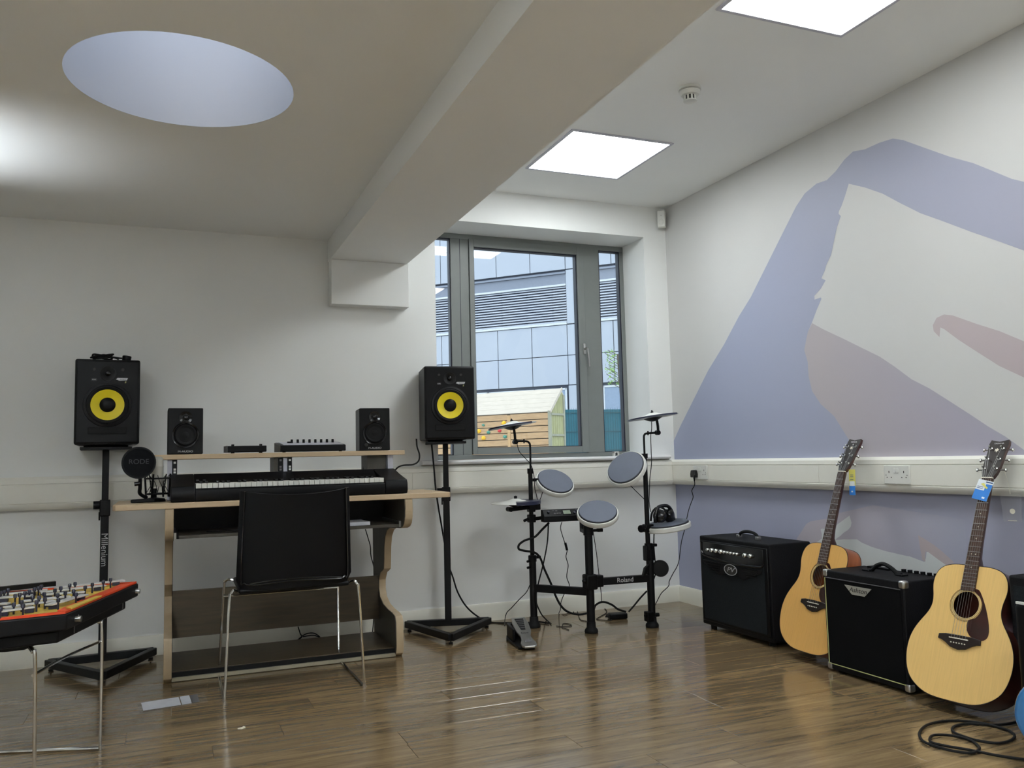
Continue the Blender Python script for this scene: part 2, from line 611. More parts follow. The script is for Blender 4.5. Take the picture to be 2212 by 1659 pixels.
# lower ceiling with the round rooflight
OX, OY, OR = -3.114, -1.875, 0.361
cl = MB()
S_ = 0.5
cl.box(XL, YF, HL, OX - S_, 0, 2.5).box(OX + S_, YF, HL, BX0 + 0.05, 0, 2.5)
cl.box(OX - S_, YF, HL, OX + S_, OY - S_, 2.5).box(OX - S_, OY + S_, HL, OX + S_, 0, 2.5)
N = 64
cir = [(OX + OR * math.cos(2 * PI * i / N), OY + OR * math.sin(2 * PI * i / N)) for i in range(N)]
sq = []
for i in range(N):
    t = 2 * PI * i / N
    c, s = math.cos(t), math.sin(t)
    k = S_ / max(abs(c), abs(s))
    sq.append((OX + c * k, OY + s * k))
vs = [(x, y, HL) for x, y in cir] + [(x, y, HL) for x, y in sq]
fs = [(i, (i + 1) % N, N + (i + 1) % N, N + i) for i in range(N)]
cl.add(vs, fs)
for sx in (-1, 1):
    for sy in (-1, 1):
        pass
struct('ceiling_left', cl, 'ceiling_paint', flip=False, smooth=False)
struct('rooflight_shaft', MB().ring([(OR, HL + .0005), (OR + 0.02, HL + .0005), (OR + 0.02, 3.0), (OR, 3.0)], (OX, OY, 0), (0, 0, 1), 64), 'shaft_paint')
dome = MB().lathe([(OR + 0.03, 3.0), (OR * .96, 3.06), (OR * .8, 3.12), (OR * .5, 3.17), (0.0001, 3.19)], (OX, OY, 0), (0, 0, 1), 48)
struct('rooflight_dome', dome, glass_mat('dome_glass', (0.96, 0.98, 1, 1)))
# roof deck above the lower ceiling, around the shaft
rd = MB()
rd.box(XL - .2, YF - .2, 2.96, OX - S_, 0.34, 3.0).box(OX + S_, YF - .2, 2.96, -1.9, 0.34, 3.0).box(-1.9, YF - .2, 3.1, .3, .34, 3.14)
rd.box(OX - S_, YF - .2, 2.96, OX + S_, OY - S_, 3.0).box(OX - S_, OY + S_, 2.96, OX + S_, 0.34, 3.0)
rd.add([(x, y, 2.98) for x, y in cir] + [(x, y, 2.98) for x, y in sq], fs)
struct('roof_deck', rd, 'paving', flip=False, smooth=False)
struct('ceiling_beam', MB().box(BX0, YF, BZ, BX1, 0, 3.1), 'ceiling_paint', flip=False)
struct('beam_bearing', MB().box(BX0 + .004, -0.085, 1.866, BX1 + 0.01, 0, BZ), 'wall_paint', bevel=0.003)

# skirting
sk = [(0, 0), (-0.016, 0), (-0.016, 0.09), (-0.009, 0.102), (0, 0.102)]
def extr(prof, a, b, axis):      # profile (depth, height) swept along X or Y
    m = MB()
    n = len(prof)
    if axis == 'X':
        vs = [(a, d, h) for d, h in prof] + [(b, d, h) for d, h in prof]
    else:
        vs = [(d, a, h) for d, h in prof] + [(d, b, h) for d, h in prof]
    f = [tuple(range(n)), tuple(range(2 * n - 1, n - 1, -1))] + [(i, (i + 1) % n, n + (i + 1) % n, n + i) for i in range(n)]
    return m.add(vs, f)
struct('baseboard_back', extr(sk, XL, 0, 'X'), 'skirting_paint')
struct('baseboard_right', extr(sk, YF, -0.016, 'Y'), 'skirting_paint')

# dado trunking (three compartments) on both walls
ZB, ZT = 0.7686, 0.9316
tp = [(0, ZB), (-0.036, ZB), (-0.05, ZB + 0.016), (-0.052, ZB + 0.03), (-0.048, ZB + 0.033), (-0.048, ZT - 0.037), (-0.052, ZT - 0.034),
      (-0.05, ZT - 0.014), (-0.034, ZT), (0, ZT)]
t1 = struct('trim_1', extr(tp, XL, -0.05, 'X'), 'trunking_plastic')
t2 = struct('trim_2', extr(tp, YF, 0, 'Y'), 'trunking_plastic')
edges = [-5.6, -5.1, -3.95, -2.9, -1.83, -0.92, -0.052]
for a, b in zip(edges[:-1], edges[1:]):
    MB().box(a + .0015, -0.0515, ZB + 0.0345, b - .0015, -0.046, ZT - 0.0385).build('trunking_cover', 'trunking_plastic', t1, bevel=0.001)
edges = [-7.6, -6.4, -5.2, -4.0, -2.8, -1.4, -0.052]
for a, b in zip(edges[:-1], edges[1:]):
    MB().box(-0.0515, a + .0015, ZB + 0.0345, -0.046, b - .0015, ZT - 0.0385).build('trunking_cover', 'trunking_plastic', t2, bevel=0.001)

# ------------------------------------------------------------------ floor: slab and single planks
fl = struct('floor', MB().box(XL, YF, -0.12, 0, 0, -0.004).box(XL, YF, -0.005, 0, -3.85, 0.0).box(XL, -3.86, -0.005, -4.9, 0, 0.0), 'floor_laminate', flip=False, smooth=False)
PW, PL = 0.147, 1.2
row0 = -2.361 + PW * 16
k = 0
for r in range(0, 27):
    y1 = row0 - r * PW
    y0 = y1 - PW
    if y0 >= -0.002:
        continue
    idx = round((-2.361 - y0) / PW)       # rows counted from the measured joint
    off = {0: -1.33, 1: -1.70, -3: -1.175, -4: -1.175 - .62}.get(idx)
    if off is None:
        off = -1.33 + ((idx * 0.437) % 1.0) * PL
    x = off
    while x > -4.9:
        x -= PL
    while x < 0:
        a, b = max(x, -4.9), min(x + PL, 0)
        if b - a > 0.02:
            g = 0.0006
            yy1 = min(y1, -0.001)
            h = 0.0
            p = MB()
            c_ = 0.0011
            A = [(a + g, y0 + g), (b - g, y0 + g), (b - g, yy1 - g), (a + g, yy1 - g)]
            Bv = [(a + g + c_, y0 + g + c_), (b - g - c_, y0 + g + c_), (b - g - c_, yy1 - g - c_), (a + g + c_, yy1 - g - c_)]
            p.add([(X, Y, -0.0045) for X, Y in A] + [(X, Y, -0.0006) for X, Y in A] + [(X, Y, 0) for X, Y in Bv],
                  [(0, 1, 5, 4), (1, 2, 6, 5), (2, 3, 7, 6), (3, 0, 4, 7), (4, 5, 9, 8), (5, 6, 10, 9), (6, 7, 11, 10), (7, 4, 8, 11), (8, 9, 10, 11)])
            p.build('plank', 'floor_laminate', fl, flip=False, smooth=False)
        x += PL

# ------------------------------------------------------------------ mural printed on the right wall
outl = [(-0.001, 1.056), (-0.085, 1.151), (-0.266, 1.332), (-0.421, 1.487), (-0.598, 1.631), (-0.752, 1.778), (-0.869, 1.871), (-1.01, 2.014), (-1.145, 2.151), (-1.287, 2.294), (-1.359, 2.345), (-1.449, 2.37), (-1.523, 2.365), (-1.587, 2.39), (-1.651, 2.43), (-1.711, 2.451), (-1.786, 2.435), (-1.878, 2.435), (-1.957, 2.426), (-2.014, 2.398), (-2.138, 2.313), (-2.254, 2.234), (-2.365, 2.167), (-2.455, 2.101), (-2.529, 2.046), (-2.58, 2.017)]
low = [(-2.558, 1.743), (-2.457, 1.804), (-2.327, 1.881), (-2.188, 1.967), (-2.083, 2.03), (-1.974, 2.11), (-1.876, 2.185), (-1.771, 2.248), (-1.67, 2.299)]
jag = [(-1.64, 2.243), (-1.612, 2.199), (-1.595, 2.181), (-1.59, 2.167), (-1.605, 2.152), (-1.574, 2.102), (-1.541, 2.019), (-1.523, 1.97), (-1.484, 1.925), (-1.471, 1.897), (-1.445, 1.864), (-1.474, 1.847), (-1.437, 1.811), (-1.387, 1.782), (-1.386, 1.762), (-1.433, 1.765), (-1.437, 1.757), (-1.396, 1.702), (-1.359, 1.645)]
pl = [(-1.322, 1.596), (-1.308, 1.559), (-1.289, 1.506), (-1.31, 1.44), (-1.311, 1.362), (-1.331, 1.282), (-1.39, 1.208), (-1.478, 1.142), (-1.524, 1.08), (-1.568, 1.02), (-1.599, 0.922)]
bt = [(-1.359, 1.641), (-1.441, 1.594), (-1.56, 1.534), (-1.708, 1.456), (-1.796, 1.41), (-1.879, 1.354), (-1.974, 1.283), (-2.066, 1.234), (-2.168, 1.168), (-2.264, 1.105), (-2.342, 1.052), (-2.417, 1.007), (-2.492, 0.952)]
Cf = [(-2.138, 1.455), (-2.11, 1.486), (-2.108, 1.513), (-2.13, 1.542), (-2.169, 1.551), (-2.213, 1.539), (-2.323, 1.485), (-2.427, 1.438), (-2.528, 1.382), (-2.516, 1.239), (-2.415, 1.295), (-2.326, 1.36), (-2.233, 1.429), (-2.164, 1.487), (-2.146, 1.497)]
def patch(name, pts, d, m):
    import bmesh
    b = bmesh.new()
    # the print is 0.1 mm of vinyl: a face d in front of the wall
    vv = [b.verts.new((-d, y, z)) for y, z in pts]
    f = b.faces.new(vv)
    f.normal_update()
    bmesh.ops.triangulate(b, faces=[f])
    for f in b.faces:
        if f.normal.x > 0:
            f.normal_flip()
    me = bpy.data.meshes.new(name)
    b.to_mesh(me)
    b.free()
    me.materials.append(MATS[m])
    o = bpy.data.objects.new(name, me)
    col.objects.link(o)
    o.parent = wall_right
    return o
zt = ZT - 0.002
A1 = [(-0.0005, zt), (-0.0005, 1.056)] + outl[1:] + [(-2.9, 1.86), (-2.9, 1.56)] + low + jag + pl[:-1] + [(-1.6, zt)]
patch('mural_shape', A1, 0.0006, 'mural_blue')
B1 = [(-1.6, zt)] + list(reversed(pl[:-1])) + bt + [(-2.9, 0.80), (-2.9, zt - .1), (-2.6, zt)][1:]
B1 = [(-1.6, zt)] + list(reversed(pl[:-1])) + bt + [(-2.53, zt)]
patch('mural_shape', B1, 0.0006, 'mural_mauve')
patch('mural_shape', Cf[:9] + [(-2.9, 1.19), (-2.9, 1.02)] + Cf[9:], 0.0006, 'mural_rose')
patch('mural_shape', [(-0.0005, 0.10), (-0.0005, ZB + .002), (-3.4, ZB + .002), (-3.4, 0.10)], 0.0005, 'mural_low')
M2 = [(-1.153, 0.498), (-1.195, 0.541), (-1.23, 0.579), (-1.263, 0.596), (-1.338, 0.61), (-1.387, 0.617), (-1.436, 0.643), (-1.54, 0.663), (-1.618, 0.677)]
patch('mural_shape', M2[:-2] + [(-1.7, 0.70), (-2.2, 0.66), (-2.2, 0.30), (-1.15, 0.30)], 0.0008, 'mural_grey')
patch('mural_shape', [(-1.292, 0.485), (-1.343, 0.513), (-1.344, 0.535), (-1.337, 0.56), (-1.347, 0.564), (-1.377, 0.563), (-1.443, 0.584), (-1.544, 0.642), (-1.555, 0.608), (-1.548, 0.587), (-1.527, 0.569), (-1.498, 0.554), (-1.474, 0.536), (-1.45, 0.524), (-1.437, 0.512)], 0.0011, 'mural_pale')
PAL = [(-1.437, 0.512), (-1.495, 0.521), (-1.585, 0.528), (-1.616, 0.514), (-1.678, 0.499), (-1.759, 0.487), (-1.884, 0.476)]
PAL2 = [(-1.832, 0.484), (-1.898, 0.476), (-1.95, 0.465), (-1.978, 0.459), (-1.988, 0.478), (-1.993, 0.504), (-2.011, 0.51), (-2.048, 0.491), (-2.079, 0.469), (-2.099, 0.448)]
patch('mural_shape', [(-1.25, 0.30), (-1.292, 0.485)] + PAL + PAL2[1:] + [(-2.35, 0.38), (-2.4, 0.30)], 0.0012, 'mural_pale')
patch('mural_shape', [(-1.953, 0.576), (-1.985, 0.563), (-2.034, 0.54), (-2.077, 0.514), (-2.135, 0.472), (-2.094, 0.456), (-2.052, 0.478), (-1.999, 0.507), (-1.988, 0.506), (-1.984, 0.49), (-1.984, 0.461), (-1.968, 0.466), (-1.959, 0.522)], 0.0014, 'mural_rose')

# ------------------------------------------------------------------ window
wnd = struct_root('window_1')
FY0, FY1 = 0.285, 0.335
def fr(name, x0, z0, x1, z1, y0=FY0, y1=FY1, m='frame_grey', bevel=0.002):
    return MB().box(x0, y0, z0, x1, y1, z1).build(name, m, wnd, bevel=bevel)
ZF0, ZF1 = 0.965, WZ1
fr('frame_head', -1.655, 2.405, -0.175, ZF1)
fr('frame_sill', -1.655, ZF0, -0.175, 0.994)
fr('frame_jamb', -0.205, 0.994, -0.175, 2.405)
fr('frame_jamb', -1.655, 0.994, -1.625, 2.405)
fr('mullion', -0.493, 0.994, -0.372, 2.405)
fr('mullion', -1.462, 0.994, -1.337, 2.405)
MB().box(-1.399, FY0 - .001, 0.994, -1.396, FY0 + .002, 2.405).build('mullion_seam', 'gasket', wnd)
# sash
sx0, sx1, sz0, sz1 = -1.337, -0.493, 0.994, 2.413
gx0, gx1, gz0, gz1 = -1.303, -0.546, 1.037, 2.358
sy0 = FY0 - 0.012
MB().box(sx0 + .002, sy0, sz0 + .002, gx0, FY1, sz1 - .002).build('sash_stile', 'frame_grey', wnd, bevel=0.002)
MB().box(gx1, sy0, sz0 + .002, sx1 - .002, FY1, sz1 - .002).build('sash_stile', 'frame_grey', wnd, bevel=0.002)
MB().box(gx0, sy0, sz0 + .002, gx1, FY1, gz0).build('sash_rail', 'frame_grey', wnd, bevel=0.002)
MB().box(gx0, sy0, gz1, gx1, FY1, sz1 - .002).build('sash_rail', 'frame_grey', wnd, bevel=0.002)
def gasket(x0, z0, x1, z1, y0, t=.006):
    m = MB()
    m.box(x0, y0, z0, x0 + t, FY1 - .004, z1).box(x1 - t, y0, z0, x1, FY1 - .004, z1)
    m.box(x0, y0, z0, x1, FY1 - .004, z0 + t * .6).box(x0, y0, z1 - t, x1, FY1 - .004, z1)
    m.build('glazing_gasket', 'gasket', wnd)
gasket(gx0, gz0, gx1, gz1, FY0 + 0.004)
gasket(-0.372, 0.994, -0.205, 2.405, FY0 + .006, .007)
gasket(-1.625, 0.994, -1.462, 2.405, FY0 + .006, .007)
for x0, z0, x1, z1 in ((gx0, gz0, gx1, gz1), (-0.372, 0.994, -0.205, 2.405), (-1.625, 0.994, -1.462, 2.405)):
    MB().box(x0, 0.315, z0, x1, 0.321, z1).build('pane', 'window_glass', wnd, smooth=False)
h = MB().box(-0.520, sy0 - .008, 1.665, -0.502, sy0, 1.74).build('handle_plate', 'steel', wnd, bevel=0.003)
hd = MB().tube([(-0.511, sy0 - .004, 1.70), (-0.511, sy0 - .04, 1.70), (-0.508, sy0 - .047, 1.68), (-0.503, sy0 - .047, 1.62), (-0.500, sy0 - .044, 1.575)], 0.008, 8)
hd.build('handle', 'steel', wnd)
# window board with a rounded nose
nb = [(0.285, 0.966)]
ws = MB()
prof = [(0.284, 0.937), (0.284, 0.9645), (-0.055, 0.9645), (-0.066, 0.961), (-0.0705, 0.951), (-0.066, 0.941), (-0.055, 0.937)]
ws.add([(-1.60, d, h_) for d, h_ in prof[:2]] , [])
ws = extr([(0.284, 0.9375), (0.284, 0.9645), (0.0, 0.9645), (0.0, 0.9375)], -1.655, -0.175, 'X')
k0 = extr([(0.001, 0.9375), (0.001, 0.9645), (-0.045, 0.9645), (-0.056, 0.961), (-0.060, 0.951), (-0.056, 0.941), (-0.045, 0.9375)], -1.77, -0.065, 'X')
ws.add(k0.v, k0.f)
ws.build('window_sill', 'sill_white', wnd)
MB().box(-1.76, -0.045, 0.9325, -0.07, 0, 0.9372).build('sill_shadow_gap', 'seam', wnd)
# small white bracket on the window board
cc = thing('sill_clip', 'small white plastic clip standing on the window board below the narrow right pane', 'clip', (-0.335, 0.2, 0.9645))
cm = MB().box(-0.02, -0.012, 0, -0.011, 0.012, 0.028).box(0.011, -0.012, 0, 0.02, 0.012, 0.028).box(-0.02, -0.012, 0.02, 0.02, 0.012, 0.03)
cm.build('bracket', 'white_plastic', cc, local=True, bevel=0.001)
MB().box(-0.004, -0.013, 0.004, 0.004, -0.006, 0.024).build('stud', 'pin_hole', cc, local=True)

# ------------------------------------------------------------------ ceiling fittings
def light_panel(cx, cy, label, group='square ceiling light panels', hz=None):
    t = thing('ceiling_light', label, 'ceiling light', (cx, cy, hz or HR), 0, group)
    f = MB()
    a, b_ = 0.308, 0.292
    for (x0, y0, x1, y1) in ((-a, -a, a, -b_), (-a, b_, a, a), (-a, -b_, -b_, b_), (b_, -b_, a, b_)):
        f.box(x0, y0, -0.006, x1, y1, 0.0)
    f.build('trim_frame', 'panel_edge', t, local=True)
    MB().box(-b_, -b_, -0.003, b_, b_, -0.0005).build('diffuser', lm_, t, local=True, smooth=False)
    return t
lm_ = bpy.data.materials.new('light_diffuser')
lm_.use_nodes = True
_n = lm_.node_tree.nodes
_l = lm_.node_tree.links
_n.clear()
_o = _n.new('ShaderNodeOutputMaterial')
_e = _n.new('ShaderNodeEmission')
_t = _n.new('ShaderNodeTexNoise')
_c = _n.new('ShaderNodeMixRGB')
_c.inputs['Color1'].default_value = (0.93, 0.985, 1.0, 1)
_c.inputs['Color2'].default_value = (0.94, 0.99, 1.0, 1)
_l.new(_t.outputs['Fac'], _c.inputs['Fac'])
_l.new(_c.outputs['Color'], _e.inputs['Color'])
_e.inputs['Strength'].default_value = PANEL_W
_l.new(_e.outputs['Emission'], _o.inputs['Surface'])
MATS['light_diffuser'] = lm_
light_panel(-0.93, -0.762, 'square ceiling light panel nearest the window', None)
light_panel(-0.93, -2.605, 'square ceiling light panel cut by the top edge of the photo', None)
light_panel(-0.93, -4.45, 'third square light panel of the high ceiling counted from the window', None)
light_panel(-0.93, -6.3, 'fourth square light panel of the high ceiling counted from the window', None)
light_panel(-3.1, -6.0, 'added square light panel in the lower ceiling behind the camera', None, hz=HL)  # unseen panel, put in to light the left half of the room

t = thing('smoke_detector', 'round white smoke detector on the ceiling between the two light panels', 'smoke detector', (-0.935, -1.68, HR), 0)
MB().lathe([(0.05, 0), (0.052, -0.012), (0.046, -0.014)], seg=32).build('base', 'white_plastic', t, local=True)
MB().lathe([(0.043, -0.014), (0.043, -0.017)], seg=32).build('gap', 'pin_hole', t, local=True)
MB().lathe([(0.047, -0.017), (0.047, -0.026), (0.040, -0.036), (0.030, -0.038)], seg=32).build('body', 'white_plastic', t, local=True)
for i in range(10):
    a = 2 * PI * i / 10
    MB().box(-0.002, -0.004, -0.062, 0.002, 0.004, -0.036, Matrix.Rotation(a, 4, 'Z') @ T((0.027, 0, 0))).build('fin', 'white_plastic', t, local=True)
MB().lathe([(0.024, -0.037), (0.024, -0.050)], seg=24).build('sensor_chamber', 'pin_hole', t, local=True)
MB().lathe([(0.031, -0.060), (0.031, -0.064), (0.02, -0.068)], seg=24).build('cap', 'white_plastic', t, local=True)

t = thing('motion_detector', 'small white motion detector high in the corner beside the mural wall', 'motion detector', (-0.06, -0.052, 2.505), math.radians(-38))
MB().prism([(-.026, -.02), (.026, -.02), (.030, .03), (-.030, .03)], 0, 0.112).build('housing', 'white_plastic', t, local=True, bevel=0.006, bseg=3)
MB().sphere((0, -0.017, 0.032), 0.02, (0.95, .35, 1.25)).build('lens', 'white_plastic', t, local=True)
MB().cyl((0, -0.0195, 0.078), (0, -0.0215, 0.078), 0.0022).build('indicator', 'pin_hole', t, local=True)

def socket(y, label, loc_x=-0.0515):
    t = thing('wall_socket', label, 'socket', (loc_x, y, 0.8495), 0)
    MB().box(-0.009, -0.073, -0.0435, 0.0, 0.073, 0.0435).build('faceplate', 'white_plastic', t, local=True, bevel=0.003)
    for sy in (-1, 1):
        m = MB()
        cy = sy * 0.042
        m.box(-0.0094, cy - .002, 0.008, -0.0088, cy + .002, 0.018)
        m.box(-0.0094, cy - .015, -0.014, -0.0088, cy - .009, -0.010).box(-0.0094, cy + .009, -0.014, -0.0088, cy + .015, -0.010)
        m.build('pin_holes', 'pin_hole', t, local=True)
        MB().box(-0.0125, sy * .0075 - .006, 0.008, -0.0085, sy * .0075 + .006, 0.030, T((0, 0, 0))).build('rocker_switch', 'white_plastic', t, local=True, bevel=0.0015)
        MB().cyl((-0.0088, sy * .060, -.002), (-.0096, sy * .060, -.002), .0025, seg=10).build('screw', 'paper_grey', t, local=True)
    return t
socket(-0.372, 'double wall socket with a black plug in it')
socket(-1.908, 'empty double wall socket on the trunking between the two guitars')
t = thing('power_plug', 'black mains plug in the socket near the corner', 'plug', (-0.0605, -0.325, 0.84))
MB().prism([(-.024, -.022), (.024, -.022), (.026, 0.0), (.018, .024), (-.018, .024), (-.026, 0)], 0, 0.026, Matrix(((0, 0, -1, 0), (-1, 0, 0, 0), (0, 1, 0, 0), (0, 0, 0, 1)))).build('body', 'black_gloss', t, local=True, bevel=0.004)
MB().cyl((-0.012, 0, -0.018), (-0.012, 0, -0.045), 0.007, 0.004).build('strain_relief', 'black_rubber', t, local=True)

# ------------------------------------------------------------------ outdoors
FO = Vector((8.586, 20.0, 0))
fd = Vector((.694, -.72, 0)).normalized()
fn = Vector((-.72, -.694, 0)).normalized()          # towards the room
FM = Matrix(((fd.x, -fn.x, 0, FO.x), (fd.y, -fn.y, 0, FO.y), (0, 0, 1, 0), (0, 0, 0, 1)))
bld = thing('building', 'large pale panelled building with a louvre band beyond the window', 'building', matrix=FM)
MB().box(-14, 0.08, -0.3, 8, 6, 10).build('backing_wall', 'cladding_gap', bld, local=True, smooth=False)
xs = [-8.9, -7.65, -6.4, -5.15, -4.18, -3.87, -3.27, -2.02, -0.77, 0.49, 0.81, 2.06, 3.31, 4.56, 5.81]
gp = 0.012
for z0, z1 in ((3.29, 4.265), (4.265, 5.285), (7.12, 8.22), (8.22, 9.3)):
    for a, b in zip(xs[:-1], xs[1:]):
        MB().box(a + gp, 0.0, z0 + gp, b - gp, 0.06, z1 - gp).build('cladding_panel', 'cladding', bld, local=True, bevel=0.004, smooth=False)
MB().box(0.49 + gp, 0, 5.31, 0.81 - gp + .3, 0.06, 7.10).build('cladding_panel', 'cladding', bld, local=True, smooth=False)
def louvre_band(a, b):
    MB().box(a, 0.06, 5.34, b, 0.075, 6.62).build('louvre_recess', 'louvre_void', bld, local=True, smooth=False)
    m = MB()
    z = 5.37
    while z < 6.58:
        m.add([(a, 0.0, z), (b, 0.0, z), (b, 0.055, z + .05), (a, 0.055, z + .05), (a, 0.0, z + .02), (b, 0.0, z + .02), (b, 0.055, z + .06), (a, 0.055, z + .06)],
              [(0, 1, 2, 3), (4, 7, 6, 5), (0, 4, 5, 1), (3, 2, 6, 7)])
        z += 0.088
    o = m.build('louvre_slats', 'louvre', bld, local=True, smooth=False)
    o['kind'] = 'stuff'
    MB().box(a, -0.03, 5.29, b, 0.05, 5.36).build('louvre_sill', 'win_white', bld, local=True)
    MB().box(a, -0.03, 6.58, b, 0.05, 6.64).build('louvre_head', 'win_white', bld, local=True)
    MB().box(a, 0.02, 6.65, b, 0.06, 6.98).build('fascia', 'fascia', bld, local=True)
    MB().box(a, -0.04, 6.985, b, 0.06, 7.05).build('fascia_lip', 'fascia', bld, local=True)
    x = a + 0.5
    while x < b - .2:
        MB().box(x, 0.045, 5.36, x + .06, 0.065, 6.58).build('louvre_mullion', 'louvre_void', bld, local=True)
        x += 0.93
louvre_band(-8.9, 0.49)
louvre_band(1.12, 5.8)
# ground floor glazing below the panels
for a, b in ((-4.1, -2.45), (-2.4, -0.75), (-0.7, 0.42), (1.64, 2.9), (2.95, 4.2)):
    f = MB()
    t_ = 0.06
    f.box(a, 0.0, 2.3, b, 0.05, 2.3 + t_).box(a, 0, 3.2 - t_, b, .05, 3.2).box(a, 0, 2.3, a + t_, .05, 3.2).box(b - t_, 0, 2.3, b, .05, 3.2)
    wf = f.build('window_frame', 'win_white', bld, local=True)
    MB().box(a + t_, 0.02, 2.36, b - t_, 0.03, 3.14).build('pane', 'win_pane', wf, local=True, smooth=False)
MB().box(0.49, 0.0, -0.3, 1.6, 0.06, 3.27).build('cladding_panel', 'cladding', bld, local=True, smooth=False)
MB().box(-9, 0.02, -0.3, 8, 0.07, 2.28).build('plinth_wall', 'cladding', bld, local=True, smooth=False)

PO = Vector((4.17, 11.0, 0))
pd = Vector((.617, -.787, 0)).normalized()
pn = Vector((.787, .617, 0)).normalized()           # away from the room
PM = Matrix(((pd.x, pn.x, 0, PO.x), (pd.y, pn.y, 0, PO.y), (0, 0, 1, 0), (0, 0, 0, 1)))
ph = thing('playhouse', 'timber playhouse with pale plank roof and coloured climbing holds outside the window', 'playhouse', matrix=PM)
L0 = -3.4
MB().add([(L0 + .02, .0, 1.87), (.0, .0, 1.87), (.0, .54, 2.375), (L0 + .02, .54, 2.375), (L0 + .02, .0, 1.885), (.0, .0, 1.885), (.0, .54, 2.39), (L0 + .02, .54, 2.39)],
         [(0, 3, 2, 1), (4, 5, 6, 7), (0, 1, 5, 4), (3, 7, 6, 2), (0, 4, 7, 3), (1, 2, 6, 5)]).build('roof_gap_shade', 'bark_gap_shade', ph, local=True, smooth=False)  # added dark sheet, stands in for shade in the roof board gaps
MB().box(L0 + .03, 0.03, 0, -0.04, 0.6, 1.86).build('shade_core', 'bark_gap_shade', ph, local=True, smooth=False)  # dark brown, shade of the wall board gaps put into its colour
z = 1.895
zz = [1.897, 1.757, 1.622, 1.49, 1.352, 1.215, 1.078, 0.94, 0.80, 0.66, 0.52, 0.38, 0.24, 0.10]
for a, b in zip(zz[:-1], zz[1:]):
    for x0, x1 in ((L0, -2.0), (-1.99, -0.99), (-0.92, -0.01)):
        MB().box(x0, -0.005, b + .008, x1, 0.03, a - .008).build('wall_board', 'timber_wall', ph, local=True, bevel=0.003)
MB().box(-0.985, -0.02, 0, -0.92, 0.03, 1.87).build('post', 'timber_post', ph, local=True, bevel=.003)
MB().box(-0.01, -0.02, 0, 0.05, 0.04, 1.93).build('corner_post', 'timber_grey', ph, local=True, bevel=.003)
n_ = 5
for i in range(n_):
    a, b = i / n_, (i + 1) / n_
    y0, y1 = -0.03 + .57 * a, -0.03 + .57 * b
    z0, z1 = 1.89 + .51 * a, 1.89 + .51 * b
    m = MB()
    g = .012
    m.add([(L0, y0 + g, z0 + g), (0.03, y0 + g, z0 + g), (0.03, y1, z1), (L0, y1, z1), (L0, y0 + g, z0 + .026), (0.03, y0 + g, z0 + .026), (0.03, y1, z1 + .022), (L0, y1, z1 + .022)],
          [(0, 3, 2, 1), (4, 5, 6, 7), (0, 1, 5, 4), (3, 7, 6, 2), (0, 4, 7, 3), (1, 2, 6, 5)])
    m.build('roof_board', 'timber_roof', ph, local=True, bevel=.003)
m = MB()
m.add([(L0, 0.54, 2.40), (0.03, 0.54, 2.40), (0.03, 0.66, 2.28), (L0, 0.66, 2.28), (L0, 0.54, 2.425), (0.03, 0.54, 2.425), (0.03, 0.68, 2.29), (L0, 0.68, 2.29)],
      [(0, 3, 2, 1), (4, 5, 6, 7), (0, 1, 5, 4), (3, 7, 6, 2), (0, 4, 7, 3), (1, 2, 6, 5)])
m.build('roof_board', 'timber_roof', ph, local=True)
m = MB().bar((0.055, -0.03, 1.90), (0.055, 0.56, 2.42), 0.02, 0.06)
m.build('barge_board', 'timber_roof', ph, local=True)
for i in range(6):
    y0 = 0.06 + i * 0.098
    def zr(y):
        return 1.9 + .9 * (y + .03) if y < .54 else 2.41 - (y - .54) * .95
    y1 = y0 + .09
    m = MB().add([(0.0, y0, 0), (0.0, y1, 0), (0.0, y1, zr(y1)), (0.0, y0, zr(y0)), (0.03, y0, 0), (0.03, y1, 0), (0.03, y1, zr(y1)), (0.03, y0, zr(y0))],
                 [(0, 1, 2, 3), (4, 7, 6, 5), (0, 4, 5, 1), (1, 5, 6, 2), (2, 6, 7, 3), (3, 7, 4, 0)])
    m.build('gable_board', 'timber_green', ph, local=True, bevel=.01)
for zc in (1.84, 1.40, 0.9):
    MB().box(0.03, 0.05, zc, 0.05, 0.66, zc + .045).build('gable_rail', 'timber_grey', ph, local=True)
MB().box(0.0, 0.62, 0, 0.055, 0.68, 2.28).build('corner_post', 'timber_grey', ph, local=True)
random.seed(3)
for s_, z_, c_, r_ in ((-1.59, 1.69, 'green', .035), (-1.07, 1.71, 'yellow', .06), (-1.71, 1.56, 'yellow', .06), (-1.46, 1.53, 'green', .045), (-1.18, 1.55, 'red', .042), (-1.59, 1.41, 'yellow', .058), (-1.05, 1.42, 'green', .048)):
    m = MB()
    m.sphere((s_, -0.015, z_), r_, (1, .6, .72), 10, 7)
    for v in m.v:
        v += Vector((random.uniform(-.008, .008), 0, random.uniform(-.008, .008)))
    m.sphere((s_ + r_ * .45, -0.03, z_ + r_ * .3), r_ * .45, (1, .8, .8), 8, 6)
    m.build('climbing_hold', 'hold_' + c_, ph, local=True, label=c_ + ' climbing hold')

ft = thing('mesh_fence', 'teal screened wire fence behind the timber playhouse', 'fence', (7.4, 15.0, 0), math.radians(-6))
MB().box(-3, 0.02, 0, 6, 0.03, 2.2).build('privacy_screen', 'screen_teal', ft, local=True)
for x in (-2.6, -0.05, 2.45, 4.9):
    MB().box(x, -0.05, 0, x + .12, 0.02, 2.36).build('post', 'post_teal', ft, local=True)
m = MB()
x = -3.0
while x < 6:
    m.box(x, 0.0, 0, x + .006, 0.006, 2.24)
    x += 0.07
for z in (0.1, .6, 1.1, 1.6, 2.1):
    m.box(-3, 0.002, z, 6, 0.008, z + .02)
m.build('wire_mesh', 'wire', ft, local=True)['kind'] = 'stuff'

